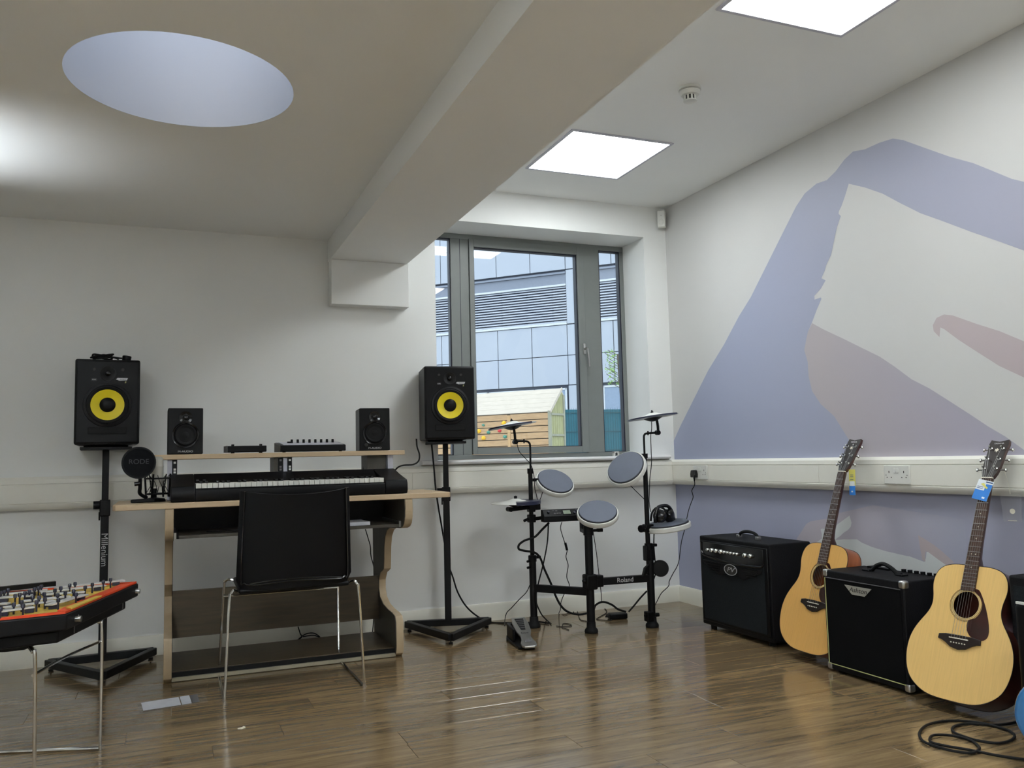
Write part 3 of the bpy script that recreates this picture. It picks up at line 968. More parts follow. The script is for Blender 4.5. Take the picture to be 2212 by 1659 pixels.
tr = thing('young_tree', 'young tree with sparse green leaves seen through the right pane', 'tree', (7.75, 14.2, 0))
MB().tube([(0, 0, 0), (0.03, 0, 1.5), (0.0, 0.05, 3.0), (-.05, 0, 3.6)], 0.035, 8).build('trunk', 'bark_gap_shade', tr, local=True)
br = MB()
lf = MB()
random.seed(11)
for i in range(16):
    z = 2.7 + i * .06
    a = random.uniform(0, 2 * PI) if i % 2 else PI + random.uniform(-.5, .5)
    L = random.uniform(.2, .5)
    e = Vector((math.cos(a) * L, math.sin(a) * L, z + L * .5))
    br.tube([(0, 0, z), e * .5 + Vector((0, 0, z * .5)), e], 0.008, 5, 3)
    for j in range(14):
        c = e * random.uniform(.4, 1) + Vector((0, 0, z)) * 0
        c = Vector((0, 0, z)).lerp(e, random.uniform(.4, 1.05)) + Vector([random.uniform(-.07, .07) for _ in range(3)])
        u = Vector([random.uniform(-1, 1) for _ in range(3)]).normalized() * .04
        v_ = u.orthogonal().normalized() * .018
        lf.add([c - u, c + v_, c + u, c - v_], [(0, 1, 2, 3)])
br.build('branches', 'bark_gap_shade', tr, local=True)
lf.build('leaves', 'leaf', tr, local=True, flip=False)['kind'] = 'stuff'
tag(MB().box(-40, -40, -0.25, 60, 60, -0.15).build('paved_yard', 'paving', smooth=False), None, None, None, 'structure')

# ------------------------------------------------------------------ studio desk
dk = thing('studio_desk', 'light wood studio desk with dark oak side panels and a raised shelf', 'desk', (-2.61, -0.62, 0))
dt = MB()
dt.prism([(-3.363, -0.85), (-3.352, -0.865), (-1.872, -0.865), (-1.86, -0.85), (-1.86, -0.37), (-3.363, -0.37)], 0.785, 0.81).build('desktop', 'birch', dk, bevel=0.003)
prof = [(-0.86, 0.784), (-0.866, 0.74), (-0.862, 0.70), (-0.845, 0.668), (-0.815, 0.65), (-0.77, 0.64), (-0.70, 0.637), (-0.56, 0.628), (-0.50, 0.61), (-0.455, 0.575), (-0.435, 0.52), (-0.428, 0.46), (-0.42, 0.405), (-0.385, 0.39),
        (-0.345, 0.378), (-0.305, 0.335), (-0.303, 0.29), (-0.33, 0.25), (-0.40, 0.222), (-0.50, 0.21), (-0.59, 0.206), (-0.645, 0.198), (-0.663, 0.17), (-0.665, 0.05), (-0.655, 0.018), (-0.625, 0.0), (-0.19, 0), (-0.17, 0.784)]
MY = Matrix(((0, 0, 1, 0), (1, 0, 0, 0), (0, 1, 0, 0), (0, 0, 0, 1)))
for x0, x1, xi0, xi1 in ((-3.157, -3.122, -3.1225, -3.1205), (-2.092, -2.055, -2.0945, -2.0915)):
    sp_ = MB().prism(prof, x0, x1, MY).build('side_panel', 'birch_edge', dk, bevel=0.002)
    if x0 < -3:
        MB().prism(prof[1:-2] + [(-0.195, 0.003), (-.18, .78)], xi0, xi1, MY).build('inner_face', 'grey_laminate', sp_)
    else:
        ins = []
        cxy, czz = -0.45, 0.4
        for (y, z) in prof:
            ins.append((y + (0.004 if y < -.3 else 0), z))
        MB().prism(ins, xi0, xi1, MY).build('inner_face', 'grey_laminate', sp_)
MB().box(-3.122, -0.30, 0.13, -2.092, -0.282, 0.356).build('modesty_panel', 'dark_oak', dk, bevel=.001)
MB().box(-3.122, -0.625, 0.03, -2.092, -0.20, 0.044).build('bottom_shelf', 'dark_oak', dk, bevel=.001)
MB().box(-3.122, -0.635, 0.02, -2.092, -0.622, 0.040).build('shelf_lipping', 'black_metal', dk)
MB().box(-3.122, -0.645, 0.003, -2.092, -0.625, 0.019).build('kick_rail', 'kick_wood', dk)
MB().box(-3.10, -0.81, 0.65, -2.11, -0.42, 0.664).build('pullout_tray', 'grey_laminate', dk, bevel=.001)
for x in (-3.1215, -2.104):
    MB().box(x, -0.79, 0.648, x + .0115, -0.42, 0.676).build('drawer_runner', 'steel', dk)
MB().box(-3.122, -0.435, 0.62, -2.092, -0.42, 0.785).build('tray_back_panel', 'black_paint', dk)
us = MB().box(-3.21, -0.60, 0.9995, -2.02, -0.375, 1.0225).build('raised_shelf', 'birch', dk, bevel=.002)
for x0, x1 in ((-3.150, -3.128), (-2.669, -2.648), (-2.625, -2.605), (-2.103, -2.075)):
    MB().box(x0, -0.572, 0.81, x1, -0.40, 1.0).build('shelf_support', 'grey_laminate' if x0 != -2.103 else 'panel_edge', dk, bevel=.001)
MB().box(-2.203, -0.545, 0.81, -2.105, -0.40, 1.0).build('shelf_support', 'grey_laminate', dk, bevel=.001)
MB().box(-2.6245, -0.568, 0.905, -2.6055, -0.5735, 0.9965).build('support_edge', 'panel_edge', dk)
MB().box(-3.150, -0.574, 0.81, -3.128, -0.5722, 0.9965).build('support_edge', 'panel_edge', dk)
for x in (-3.118, -2.638, -2.594):
    rs = MB().box(x - .0115, -0.577, 0.81, x + .0105, -0.565, 0.9985).build('rack_strip', 'black_metal', dk)
    for z in (0.985, 0.953, 0.940, 0.91, 0.896):
        MB().box(x - .005, -0.5782, z - .0048, x + .005, -0.5768, z + .0048).build('rack_hole', 'rim_white' if x != -2.638 else 'paper_grey', rs)

# keyboard
kb = thing('keyboard', 'long black controller keyboard with white keys on the desk', 'keyboard', (-2.6, -0.7, 0.81))
kp = [(-0.845, 0.8125), (-0.852, 0.83), (-0.848, 0.862), (-0.842, 0.866), (-0.70, 0.873), (-0.70, 0.885), (-0.60, 0.928), (-0.585, 0.93), (-0.575, 0.925), (-0.575, 0.8125)]
MB().prism(kp, -3.035, -2.185, MY).build('body', 'black_plastic', kb, bevel=.002)
ke = [(-0.845, 0.8125), (-0.855, 0.83), (-0.852, 0.862), (-0.842, 0.878), (-0.70, 0.905), (-0.60, 0.929), (-0.585, 0.93), (-0.575, 0.925), (-0.575, 0.8125)]
MB().prism(ke, -3.135, -3.036, MY).build('end_cheek', 'black_plastic', kb, bevel=.003)
MB().prism(ke, -2.184, -2.075, MY).build('end_cheek', 'black_plastic', kb, bevel=.003)
nk = 36
kw = (3.033 - 2.188) / nk
for i in range(nk):
    x = -3.033 + i * kw
    MB().box(x + .0006, -0.838, 0.868, x + kw - .0006, -0.70, 0.889).build('white_key', 'white_key', kb, bevel=.0012)
for i in range(nk - 1):
    if i % 7 in (2, 6):
        continue
    x = -3.033 + (i + 1) * kw
    MB().box(x - .0065, -0.79, 0.885, x + .0065, -0.70, 0.899).build('black_key', 'black_gloss', kb, bevel=.0015)
MB().box(-3.01, -0.8445, 0.8668, -2.2, -0.8385, 0.8682).build('front_lip', 'black_gloss', kb)
for i in range(2):
    MB().box(-3.027 + i * kw * 1.2, -0.702, 0.8995, -3.015 + i * kw * 1.2, -0.7, 0.905).build('button_print', 'dim_print', kb)

# small boxes on the raised shelf
t = thing('audio_interface', 'small black audio box on the raised shelf beside the left desk monitor', 'audio interface', (-2.795, -0.50, 1.0225), math.radians(4))
MB().box(-0.095, -0.07, 0.006, 0.088, 0.05, 0.036).build('case', 'black_plastic', t, local=True, bevel=.003)
MB().box(-0.097, -0.068, 0.006, -0.094, 0.048, 0.037).build('side_plate', 'paper_grey', t, local=True)
for x in (-.068, .063):
    MB().cyl((x, -0.05, .036), (x, -.05, .044), .007).build('knob', 'black_gloss', t, local=True)
    MB().cyl((x, -0.05, .0), (x, -.05, .006), .008).build('foot', 'black_rubber', t, local=True)
t = thing('control_surface', 'black mixer with a row of eight upright knobs on the raised shelf', 'mixer', (-2.495, -0.50, 1.0225), math.radians(4))
MB().prism([(-.085, .004), (.06, .004), (.06, .052), (-.085, .034)], -0.152, 0.172, MY).build('case', 'black_plastic', t, local=True, bevel=.003)
MB().prism([(-.082, .004), (.058, .004), (.058, .05), (-.082, .034)], -0.1555, -0.1525, MY).build('side_plate', 'grey_laminate', t, local=True)
MB().prism([(-.080, .0355), (.055, .052), (.055, .0535), (-.080, .037)], -0.135, 0.16, MY).build('top_plate', 'panel_edge', t, local=True)
for i in range(8):
    x = -0.078 + i * .0295
    kn = MB().lathe([(.0062, 0.0), (.006, .016), (.0045, .018)], (x, 0.01, .0475)).build('knob', 'black_plastic', t, local=True)
MB().box(-.10, .005, .047, -.08, .02, .055).build('button', 'black_plastic', t, local=True)
for x in (-.13, .15):
    MB().cyl((x, -.06, 0), (x, -.06, .005), .008).build('foot', 'black_rubber', t, local=True)

# small desk monitors
def desk_monitor(loc, rz, label):
    t = thing('desk_monitor', label, 'speaker', loc, rz, 'small desk monitor speakers')
    MB().box(-.077, -.095, 0.001, .077, .095, .217).build('cabinet', 'black_paint', t, local=True, bevel=.004)
    MB().box(-.0765, -.0985, .002, .0765, -.0945, .216).build('baffle', 'black_plastic', t, local=True, bevel=.0025)
    MB().ring([(.050, 0), (.057, 0), (.061, .004), (.060, .006), (.052, .003)], (0, -.099, .090), (0, -1, 0), 40).build('woofer_trim', 'black_gloss', t, local=True)
    MB().lathe([(.050, 0.0), (.044, .004), (.038, .001), (.016, -.004), (.015, 0.002), (.0001, .006)], (0, -.100, .090), (0, -1, 0), 32).build('woofer', 'black_rubber', t, local=True)
    MB().ring([(.012, 0), (.030, 0), (.029, .003), (.014, -.001)], (0, -.0985, .172), (0, -1, 0), 32).build('tweeter_trim', 'black_gloss', t, local=True)
    MB().sphere((0, -.099, .172), .0115, (1, .6, 1), 14, 8).build('tweeter_dome', 'black_gloss', t, local=True)
    text('lettering', 'M-AUDIO', .0125, T((0, -.0988, .0135)) @ FRONT, 'white_print', t, sx=1.25)
    return t
desk_monitor((-3.074, -0.492, 1.0225), math.radians(1), 'small black monitor speaker at the left end of the raised shelf')
m = desk_monitor((-2.163, -0.492, 1.0225), math.radians(-6), 'small black monitor speaker at the right end of the raised shelf')
for c in m.children:
    if c.name.startswith('baffle'):
        pass
MB().cyl((-.045, -.0985, .03), (-.045, -.108, .03), .009).build('volume_knob', 'black_gloss', m, local=True)

# papers and odds in the tray
tag(MB().prism([(-2.40, -.79), (-2.245, -.785), (-2.25, -.60), (-2.40, -.60)], .6645, .681).build('paper_stack', 'paper', bevel=.001), 'stack of white paper in the pull-out tray of the desk', 'paper')
cab_t = MB().tube([(-2.98, -.7, .668), (-2.93, -.76, .67), (-2.9, -.78, .675), (-2.86, -.77, .669), (-2.82, -.72, .668)], .0035, 6)
tag(cab_t.build('cable', 'black_rubber'), 'short black cable lying in the left of the desk tray', 'cable')

# ------------------------------------------------------------------ microphone with pop filter
mc = thing('studio_microphone', 'silver studio microphone in a black shock mount behind a round pop filter', 'microphone', (-3.215, -0.66, 0.81))
MB().lathe([(.026, .878), (.026, .965), (.0265, .968)], (-3.192, -.63, 0)).build('mic_body', 'nickel_mesh', mc)
MB().lathe([(.0265, .968), (.0265, .972), (.025, .974), (.025, 1.004), (.018, 1.012), (.0001, 1.014)], (-3.192, -.63, 0)).build('mic_grille', 'nickel_mesh', mc)
MB().lathe([(.05, .8105), (.05, .818), (.045, .824), (.012, .83), (.012, .87)], (-3.205, -.65, 0), seg=32).build('base', 'black_plastic', mc)
cg = MB()
for z, r in ((.845, .048), (.915, .052)):
    cg.tube([(-3.19 + r * math.cos(a * PI / 6), -.63 + r * math.sin(a * PI / 6), z) for a in range(12)], .004, 6, 3, True)
for a in range(6):
    t0 = a * PI / 3
    cg.bar((-3.19 + .048 * math.cos(t0), -.63 + .048 * math.sin(t0), .83), (-3.19 + .055 * math.cos(t0 + .2), -.63 + .055 * math.sin(t0 + .2), .935), .007, .005)
cg.build('shock_mount', 'black_plastic', mc)
el = MB()
for a in range(8):
    t0 = a * PI / 4
    el.tube([(-3.19 + .05 * math.cos(t0), -.63 + .05 * math.sin(t0), .93), (-3.19 + .027 * math.cos(t0 + .4), -.63 + .027 * math.sin(t0 + .4), .895), (-3.19 + .048 * math.cos(t0 + .8), -.63 + .048 * math.sin(t0 + .8), .85)], .0015, 5, 3)
el.build('elastic_cord', 'black_rubber', mc)
MB().ring([(.064, -.006), (.070, -.006), (.0715, 0), (.070, .006), (.064, .006)], (-3.268, -.70, .988), (0, -1, 0), 40).build('pop_filter_rim', 'black_plastic', mc)
MB().lathe([(.064, -.003), (.064, .003), (.04, .006), (.0001, .007)], (-3.268, -.70, .988), (0, -1, 0), 40).build('pop_filter_mesh', 'mesh_black', mc)
text('lettering', 'RODE', .03, T((-3.268, -.7085, .992)) @ FRONT, 'dim_print', mc, local=False, sx=1.05)
MB().tube([(-3.262, -.695, .92), (-3.262, -.69, .88), (-3.262, -.68, .85), (-3.235, -.66, .83)], .008, 8).build('gooseneck_clamp', 'black_plastic', mc)
MB().cyl((-3.285, -.70, .893), (-3.262, -.70, .896), .009).build('clamp_screw', 'black_gloss', mc)
MB().prism([(-3.30, -.72), (-3.20, -.72), (-3.16, -.66), (-3.25, -.64)], .8105, .826).build('foot_plate', 'black_plastic', mc, bevel=.004)

# ------------------------------------------------------------------ speaker stands and yellow-coned monitors
def speaker_stand(loc, rz, label, collar=0.76):
    t = thing('speaker_stand', label, 'speaker stand', loc, rz, 'black floor stands under the large monitors')
    A, B, Cc = Vector((-.235, .03, 0)), Vector((.235, .03, 0)), Vector((0, -.385, 0))
    hz = Vector((0, 0, .038))
    for p, q in ((A, B), (B, Cc), (Cc, A)):
        MB().bar(p + hz, q + hz, .034, .036).build('base_rail', 'black_metal', t, local=True, bevel=.003)
    for p in (A, B, Cc):
        MB().lathe([(.004, 0), (.012, .002), (.012, .008), (.004, .01), (.004, .022)], p * .94, seg=12).build('spike_foot', 'black_metal', t, local=True)
    MB().box(-.0185, -.0185, .056, .0185, .0185, .80).build('lower_column', 'black_metal', t, local=True, bevel=.003)
    MB().box(-.0155, -.0155, .80, .0155, .0155, 1.058).build('upper_column', 'black_metal', t, local=True, bevel=.003)
    MB().box(-.024, -.024, collar - .03, .024, .024, collar + .05).build('collar', 'black_plastic', t, local=True, bevel=.004)
    MB().cyl((-.022, 0, collar + .025), (-.052, 0, collar + .025), .020, seg=14).build('clamp_knob', 'black_plastic', t, local=True)
    MB().box(-.028, -.01, collar - .05, -.02, .01, collar - .01).build('clamp_lever', 'black_plastic', t, local=True)
    MB().box(-.115, -.135, 1.058, .115, .135, 1.071).build('top_plate', 'black_metal', t, local=True, bevel=.002)
    MB().box(-.10, -.03, 1.072, .10, .03, 1.08).build('top_pad', 'black_rubber', t, local=True)
    return t
sl = speaker_stand((-3.436, -0.14, 0), math.radians(4), 'black speaker stand left of the desk with vertical white lettering')
text('lettering', 'Millenium', .042, T((-.0, -.0187, .565)) @ FRONT @ Matrix.Rotation(-PI / 2, 4, 'Z'), 'white_print', sl)
sr = speaker_stand((-1.657, -0.15, 0), math.radians(-16), 'black speaker stand right of the desk in front of the window')
def big_monitor(loc, rz, label):
    t = thing('studio_monitor', label, 'speaker', loc, rz, 'large black monitors with yellow cones')
    W, H = .143, .415
    MB().prism([(-W, -.15), (W, -.15), (W + .001, -.10), (W - .004, .14), (-W + .004, .14), (-W - .001, -.10)], .001, H).build('cabinet', 'black_paint', t, local=True, bevel=.010, bseg=4)
    MB().box(-W + .006, -.158, .008, W - .006, -.148, H - .008).build('baffle', 'black_plastic', t, local=True, bevel=.008, bseg=3)
    c = (0, -.158, .192)
    MB().ring([(.094, 0), (.108, 0), (.106, .008), (.095, .011)], c, (0, -1, 0), 48).build('woofer_bezel', 'black_paint', t, local=True)
    MB().ring([(.073, 0), (.095, 0), (.093, .010), (.086, .013), (.076, .010)], c, (0, -1, 0), 48).build('woofer_surround', 'black_rubber', t, local=True)
    MB().ring([(.034, .001), (.0745, .0105), (.0745, 0), (.034, 0)], c, (0, -1, 0), 48).build('yellow_cone', 'cone_yellow', t, local=True, label='bright yellow woofer cone')
    MB().lathe([(.0355, .0), (.0355, .003), (.028, .009), (.015, .012), (.0001, .013)], c, (0, -1, 0), 32).build('dust_cap', 'black_plastic', t, local=True)
    tw = (0, -.158, .345)
    MB().ring([(.014, .0), (.036, .0), (.035, .004), (.015, .001)], tw, (0, -1, 0), 40).build('tweeter_waveguide', 'black_paint', t, local=True)
    MB().sphere((0, -.158, .345), .013, (1, .7, 1), 16, 10).build('tweeter_dome', 'black_gloss', t, local=True)
    MB().box(-.085, -.1615, .050, .085, -.157, .083).build('bass_port', 'black_rubber', t, local=True, bevel=.004)
    MB().ring([(.0, 0), (.002, 0), (.002, .002), (0, .002)], (0, -.158, .06), (0, -1, 0), 6)
    for x in (-.06, .065):
        MB().cyl((x, -.157, .365), (x, -.1595, .365), .007, seg=12).build('screw_cap', 'pin_hole', t, local=True)
    MB().box(-.072, -.1592, .309, -.049, -.1582, .320).build('badge', 'dim_print', t, local=True)
    text('lettering', 'KRK', .0095, T((-.0605, -.1596, .3145)) @ FRONT, 'white_print', t)
    bz = MB().prism([(-.027, 0), (-.02, .007), (.026, .007), (.022, -.004), (-.012, -.006)], 0, .001, T((.062, -.158, .317)) @ FRONT)
    bz.build('badge', 'silver_print', t, local=True)
    text('lettering', 'ROKIT', .009, T((.066, -.1594, .3175)) @ FRONT, 'dim_print', t, shear=.2)
    text('lettering', '8', .013, T((.077, -.1594, .303)) @ FRONT, 'gold_print', t, shear=.2)
    return t
bl = big_monitor((-3.430, -0.16, 1.0805), math.radians(3), 'large black monitor with yellow cone on the left stand, cable on top')
br_ = big_monitor((-1.655, -0.165, 1.0805), math.radians(-9), 'large black monitor with yellow cone on the right stand, before the window')

# cable and plug on the left monitor
zt_ = 1.4955
t = thing('coiled_cable', 'coiled black cable with a fat plug on top of the left large monitor', 'cable', (-3.42, -.2, zt_))
pts = []
for i in range(30):
    a = i * 2 * PI / 9
    pts.append((-3.455 + (.045 + .006 * math.sin(i)) * math.cos(a), -.24 + .035 * math.sin(a), zt_ + .006 + i * .0009 + .004 * math.sin(i * 1.7)))
pts += [(-3.40, -.25, zt_ + .018), (-3.37, -.25, zt_ + .014), (-3.345, -.25, zt_ + .016)]
MB().tube(pts, .0042, 7, 5).build('cord', 'black_rubber', t)
MB().tube([(-3.49, -.25, zt_ + .01), (-3.45, -.26, zt_ + .028), (-3.41, -.25, zt_ + .02), (-3.38, -.255, zt_ + .008)], .0042, 7).build('cord', 'black_rubber', t)
MB().cyl((-3.345, -.25, zt_ + .001), (-3.342, -.25, zt_ + .026), .020, .021, 16).build('plug', 'black_plastic', t, bevel=.003)

# ------------------------------------------------------------------ chairs
def chair(loc, rz, label, fx=.285, tx=.262, yt=.20):
    t = thing('sled_chair', label, 'chair', loc, rz, 'black shell chairs on chrome sled frames')
    # local: faces +Y; feet at x=+-.285, y -.27 .. +.26
    nx, nz = 12, 10
    def face(off):
        vs = []
        for j in range(nz + 1):
            v = j / nz
            hw = .242 - .014 * v
            if v < .10:
                hw -= .02 * (1 - v / .10) ** 2
            for i in range(nx + 1):
                u = i / nx * 2 - 1
                z = .448 + .412 * v
                if v > .99:
                    z -= 0.020 * (1 - u * u)
                if v < .05:
                    z -= 0.004 * (1 - u * u)
                y = -.255 - .035 * v - .035 * (1 - u * u) * (.4 + .6 * v) + .03 * (abs(u) ** 4)
                vs.append((u * hw, y + off, z))
        return vs
    a, b = face(0), face(.010)
    n1 = nx + 1
    fs = []
    k = len(a)
    for j in range(nz):
        for i in range(nx):
            q = (j * n1 + i, j * n1 + i + 1, (j + 1) * n1 + i + 1, (j + 1) * n1 + i)
            fs.append(q)
            fs.append(tuple(x + k for x in reversed(q)))
    ring_ = [i for i in range(nx)] + [j * n1 + nx for j in range(nz)] + [nz * n1 + i for i in range(nx, 0, -1)] + [j * n1 for j in range(nz, 0, -1)]
    for p, q in zip(ring_, ring_[1:] + ring_[:1]):
        fs.append((p, p + k, q + k, q))
    MB().add(a + b, fs).build('backrest', 'black_plastic', t, local=True, bevel=.003)
    rb = []
    for u, v in [(-.92, 1), (-.92, .14), (-.86, .07), (-.7, .05), (0, .07), (.7, .05), (.86, .07), (.92, .14), (.92, 1)]:
        hw = .242 - .014 * v
        rb.append((u * hw, -.258 - .035 * v - .035 * (1 - u * u) * (.4 + .6 * v) + .03 * abs(u) ** 4, .448 + .412 * v - (.02 * (1 - u * u) if v > .99 else 0)))
    MB().tube(rb, .004, 6, 4).build('backrest_rib', 'black_gloss', t, local=True)
    MB().tube([(-.19, -.292, .477), (-.1, -.304, .487), (0, -.308, .489), (.1, -.304, .487), (.19, -.292, .477)], .003, 6).build('backrest_rib', 'black_gloss', t, local=True)
    MB().prism([(-.23, -.24), (.23, -.24), (.225, .17), (.20, .22), (-.20, .22), (-.225, .17)], .432, .452).build('seat', 'black_plastic', t, local=True, bevel=.008, bseg=3)
    for s in (-1, 1):
        fr_ = MB().tube([(s * (tx - .027), -.15, .430), (s * (tx - .027), -.20, .440), (s * (tx - .012), -.240, .452), (s * tx, -.250, .435), (s * (tx + .006), -.255, .40), (s * fx, -.268, .03), (s * fx, -.262, .009), (s * fx, -.24, .006), (s * (fx - .002), 0, .006),
                         (s * (fx - .005), .24, .006), (s * (fx - .006), .262, .010), (s * (fx - .008), .265, .03), (s * tx, yt, .40), (s * (tx - .004), yt - .01, .432), (s * (tx - .022), yt - .03, .445), (s * (tx - .062), yt - .04, .430)], .0058, 8, 5)
        fr_.build('side_frame', 'chrome', t, local=True)
        for y in (-.262, .255):
            MB().cyl((s * (fx - .001), y - .02, .0075), (s * (fx - .001), y + .02, .0075), .0105, seg=10).build('glide', 'clear_plastic', t, local=True)
    MB().tube([(-tx - .002, yt - .005, .365), (0, yt - .015, .367), (tx + .002, yt - .005, .365)], .0045, 8).build('cross_bar', 'chrome', t, local=True)
    return t
chair((-2.640, -0.862, 0), math.radians(0), 'black chair with chrome sled legs pushed up to the desk')

r_ = Vector((-.945, .326, 0))
fdir = -r_
ang = math.atan2(fdir.y, fdir.x) - PI / 2
c2o = Vector((-3.427, -1.708, 0)) + r_ * .265
chair((c2o.x, c2o.y, 0), ang, 'chrome sled legged chair under the glockenspiel case at the left edge', .232, .230, .262)

# ------------------------------------------------------------------ glockenspiel in an open case
ZC = .552
gk = thing('glockenspiel', 'glockenspiel of white bars in an open black case with orange rim', 'glockenspiel', (-3.5, -1.7, .4525))
po = [(-3.42, -1.968), (-3.244, -1.361), (-3.68, -1.375), (-3.85, -1.47), (-3.88, -2.035)]
def inset(P, d):
    c = Vector((sum(p[0] for p in P) / len(P), sum(p[1] for p in P) / len(P)))
    return [tuple(Vector(p) + (c - Vector(p)).normalized() * d) for p in P]
lowp = [(-3.445, -1.93), (-3.285, -1.375), (-3.68, -1.39), (-3.84, -1.49), (-3.86, -1.995)]
MB().prism(lowp, .4525, .489).build('case_lid', 'black_plastic', gk, bevel=.006, bseg=3)
MB().prism(po, .493, .541).build('case_tray', 'black_plastic', gk, bevel=.005, bseg=3)
MB().prism(inset(lowp, .03), .488, .494).build('case_hinge', 'black_rubber', gk)
# rim and bed
pin_ = inset(po, .018)
rim = MB()
n = len(po)
z0, z1 = .5412, .5485
o1 = inset(po, .008)
rim.add([(x, y, z0) for x, y in o1] + [(x, y, z0) for x, y in pin_] + [(x, y, z1) for x, y in o1] + [(x, y, z1) for x, y in pin_],
        [(i, (i + 1) % n, 2 * n + (i + 1) % n, 2 * n + i) for i in range(n)] + [(2 * n + i, 2 * n + (i + 1) % n, 3 * n + (i + 1) % n, 3 * n + i) for i in range(n)] + [(3 * n + i, 3 * n + (i + 1) % n, n + (i + 1) % n, n + i) for i in range(n)])
rim.build('orange_rim', 'orange_red', gk)
MB().prism(inset(po, .02), .5412, .5435).build('bed', 'xylo_yellow', gk)
MB().prism([(-3.42, -1.945), (-3.255, -1.39), (-3.30, -1.40), (-3.415, -1.78), (-3.45, -1.92)], .5436, .5475).build('orange_strip', 'orange_red', gk)
MB().prism([(-3.412, -1.93), (-3.345, -1.70), (-3.36, -1.70), (-3.43, -1.90)], .5476, .5520).build('yellow_strip', 'xylo_yellow', gk)
BARS = [(-3.598, -1.929, -3.516, -1.894), (-3.478, -1.877, -3.394, -1.704), (-3.598, -1.86, -3.471, -1.792), (-3.564, -1.751, -3.435, -1.718), (-3.524, -1.626, -3.399, -1.638), (-3.539, -1.57, -3.347, -1.499), (-3.503, -1.483, -3.292, -1.392), (-3.575, -1.515, -3.524, -1.513), (-3.654, -1.548, -3.577, -1.53), (-3.646, -1.622, -3.554, -1.631), (-3.623, -1.772, -3.598, -1.78)]
BARS += [(-3.78, -1.97, -3.64, -1.95), (-3.80, -1.86, -3.66, -1.84), (-3.80, -1.75, -3.66, -1.74), (-3.78, -1.65, -3.66, -1.645), (-3.78, -1.56, -3.68, -1.555)]
for x0, y0, x1, y1 in BARS:
    MB().bar((x0, y0, .559), (x1, y1, .559), .026, .005).build('tone_bar', 'bar_white', gk, bevel=.001)
    d = Vector((x1 - x0, y1 - y0, 0))
    for s in (.12, .88):
        p = Vector((x0, y0, 0)) + d * s
        MB().box(p.x - .012, p.y - .012, .5445, p.x + .012, p.y + .012, .5565).build('bar_felt', 'navy_plastic', gk)
PINS = [(-3.332, -1.47), (-3.352, -1.514), (-3.382, -1.577), (-3.399, -1.634), (-3.44, -1.514), (-3.453, -1.55), (-3.474, -1.606), (-3.486, -1.656), (-3.427, -1.708), (-3.447, -1.742), (-3.465, -1.777), (-3.508, -1.729), (-3.412, -1.794), (-3.451, -1.893), (-3.491, -1.856), (-3.508, -1.898), (-3.55, -1.876), (-3.565, -1.913), (-3.535, -1.957), (-3.588, -1.983), (-3.541, -1.523), (-3.545, -1.562), (-3.553, -1.591), (-3.562, -1.634), (-3.57, -1.668), (-3.58, -1.701), (-3.59, -1.718), (-3.634, -1.558), (-3.639, -1.596), (-3.645, -1.616), (-3.533, -1.788), (-3.513, -1.804)]
for x, y in PINS:
    MB().lathe([(.0028, .545), (.0028, .566), (.0055, .568), (.0055, .577), (.004, .579)], (x, y, 0), seg=10).build('bar_pin', 'navy_plastic', gk)
MB().bar((-3.515, -1.372, .562), (-3.83, -1.47, .562), .02, .016).build('back_rail', 'black_plastic', gk)
for (x, y, z) in ((-3.400, -1.905, .515), (-3.252, -1.385, .515)):
    la = MB().cyl((x - .006, y, z), (x + .014, y - .004, z), .009, seg=14)
    la.build('latch', 'steel', gk)
    MB().bar((x + .002, y + .02, z + .008), (x + .006, y + .02, z - .008), .006, .006).build('latch_stud', 'steel', gk)
for (x, y, z) in ((-3.412, -1.81, .472), (-3.292, -1.40, .472)):
    MB().box(x - .004, y - .012, z - .013, x + .0, y + .012, z + .013, Matrix.Identity(4)).build('catch_plate', 'paper_grey', gk)

# ------------------------------------------------------------------ electronic drum kit
dr = thing('electronic_drum_kit', 'compact electronic drum kit on a black folding frame', 'drum kit', (-0.95, -0.5, 0))
UP = Vector((0, 0, 1))
EYE = Vector(C_)          # where the player side lies, used only to hold measured pad tilts
def nrm(v, r, ratio, a):
    v, r = Vector(v), Vector(r)
    k = math.sqrt(1 - ratio * ratio)
    return (v * ratio + (r * math.sin(a) + UP * math.cos(a)) * k).normalized()
def pad(c, n_, R, name='drum_pad'):
    c = Vector(c)
    p = MB().lathe([(R * .96, -.026), (R, -.020), (R, 0.0), (R * .975, .004), (R * .93, .004)], c, n_, 40).build(name, 'rim_white', dr, label='white rimmed round drum pad')
    MB().lathe([(R * .925, .0), (R * .925, .009), (R * .90, .0115)], c, n_, 40).build('rubber_edge', 'drum_edge', p)
    MB().lathe([(R * .90, .0112), (R * .88, .0135), (R * .4, .0155), (.0001, .016)], c, n_, 40).build('rubber_head', 'drum_rubber', p)
    MB().lathe([(R * .30, -.03), (R * .36, -.026)], c, n_, 24).build('underside_boss', 'black_plastic', p)
    return p
nTL = nrm((-.425, -.905, .029), (.905, -.425, 0), .56, math.radians(20))
nTR = nrm((-.499, -.866, .015), (.866, -.499, 0), .70, math.radians(-33))
nSN = nrm((-.468, -.881, .066), (.883, -.469, 0), .53, math.radians(1))
nLR = nrm((-.535, -.841, .082), (.844, -.537, 0), .09, math.radians(-7))
pad((-1.045, -.33, .822), nTL, .116)
pad((-.752, -.655, .896), nTR, .118)
pad((-.942, -.655, .655), nSN, .116)
pad((-.495, -.66, .566), nLR, .130)
def post(x, y, r, z0, z1, name='post'):
    return MB().cyl((x, y, z0), (x, y, z1), r, seg=20).build(name, 'black_metal', dr, bevel=.002)
def foot(x, y):
    MB().lathe([(.036, 0.001), (.038, .006), (.036, .018), (.026, .03), (.0245, .06)], (x, y, 0), seg=24).build('rubber_foot', 'black_rubber', dr)
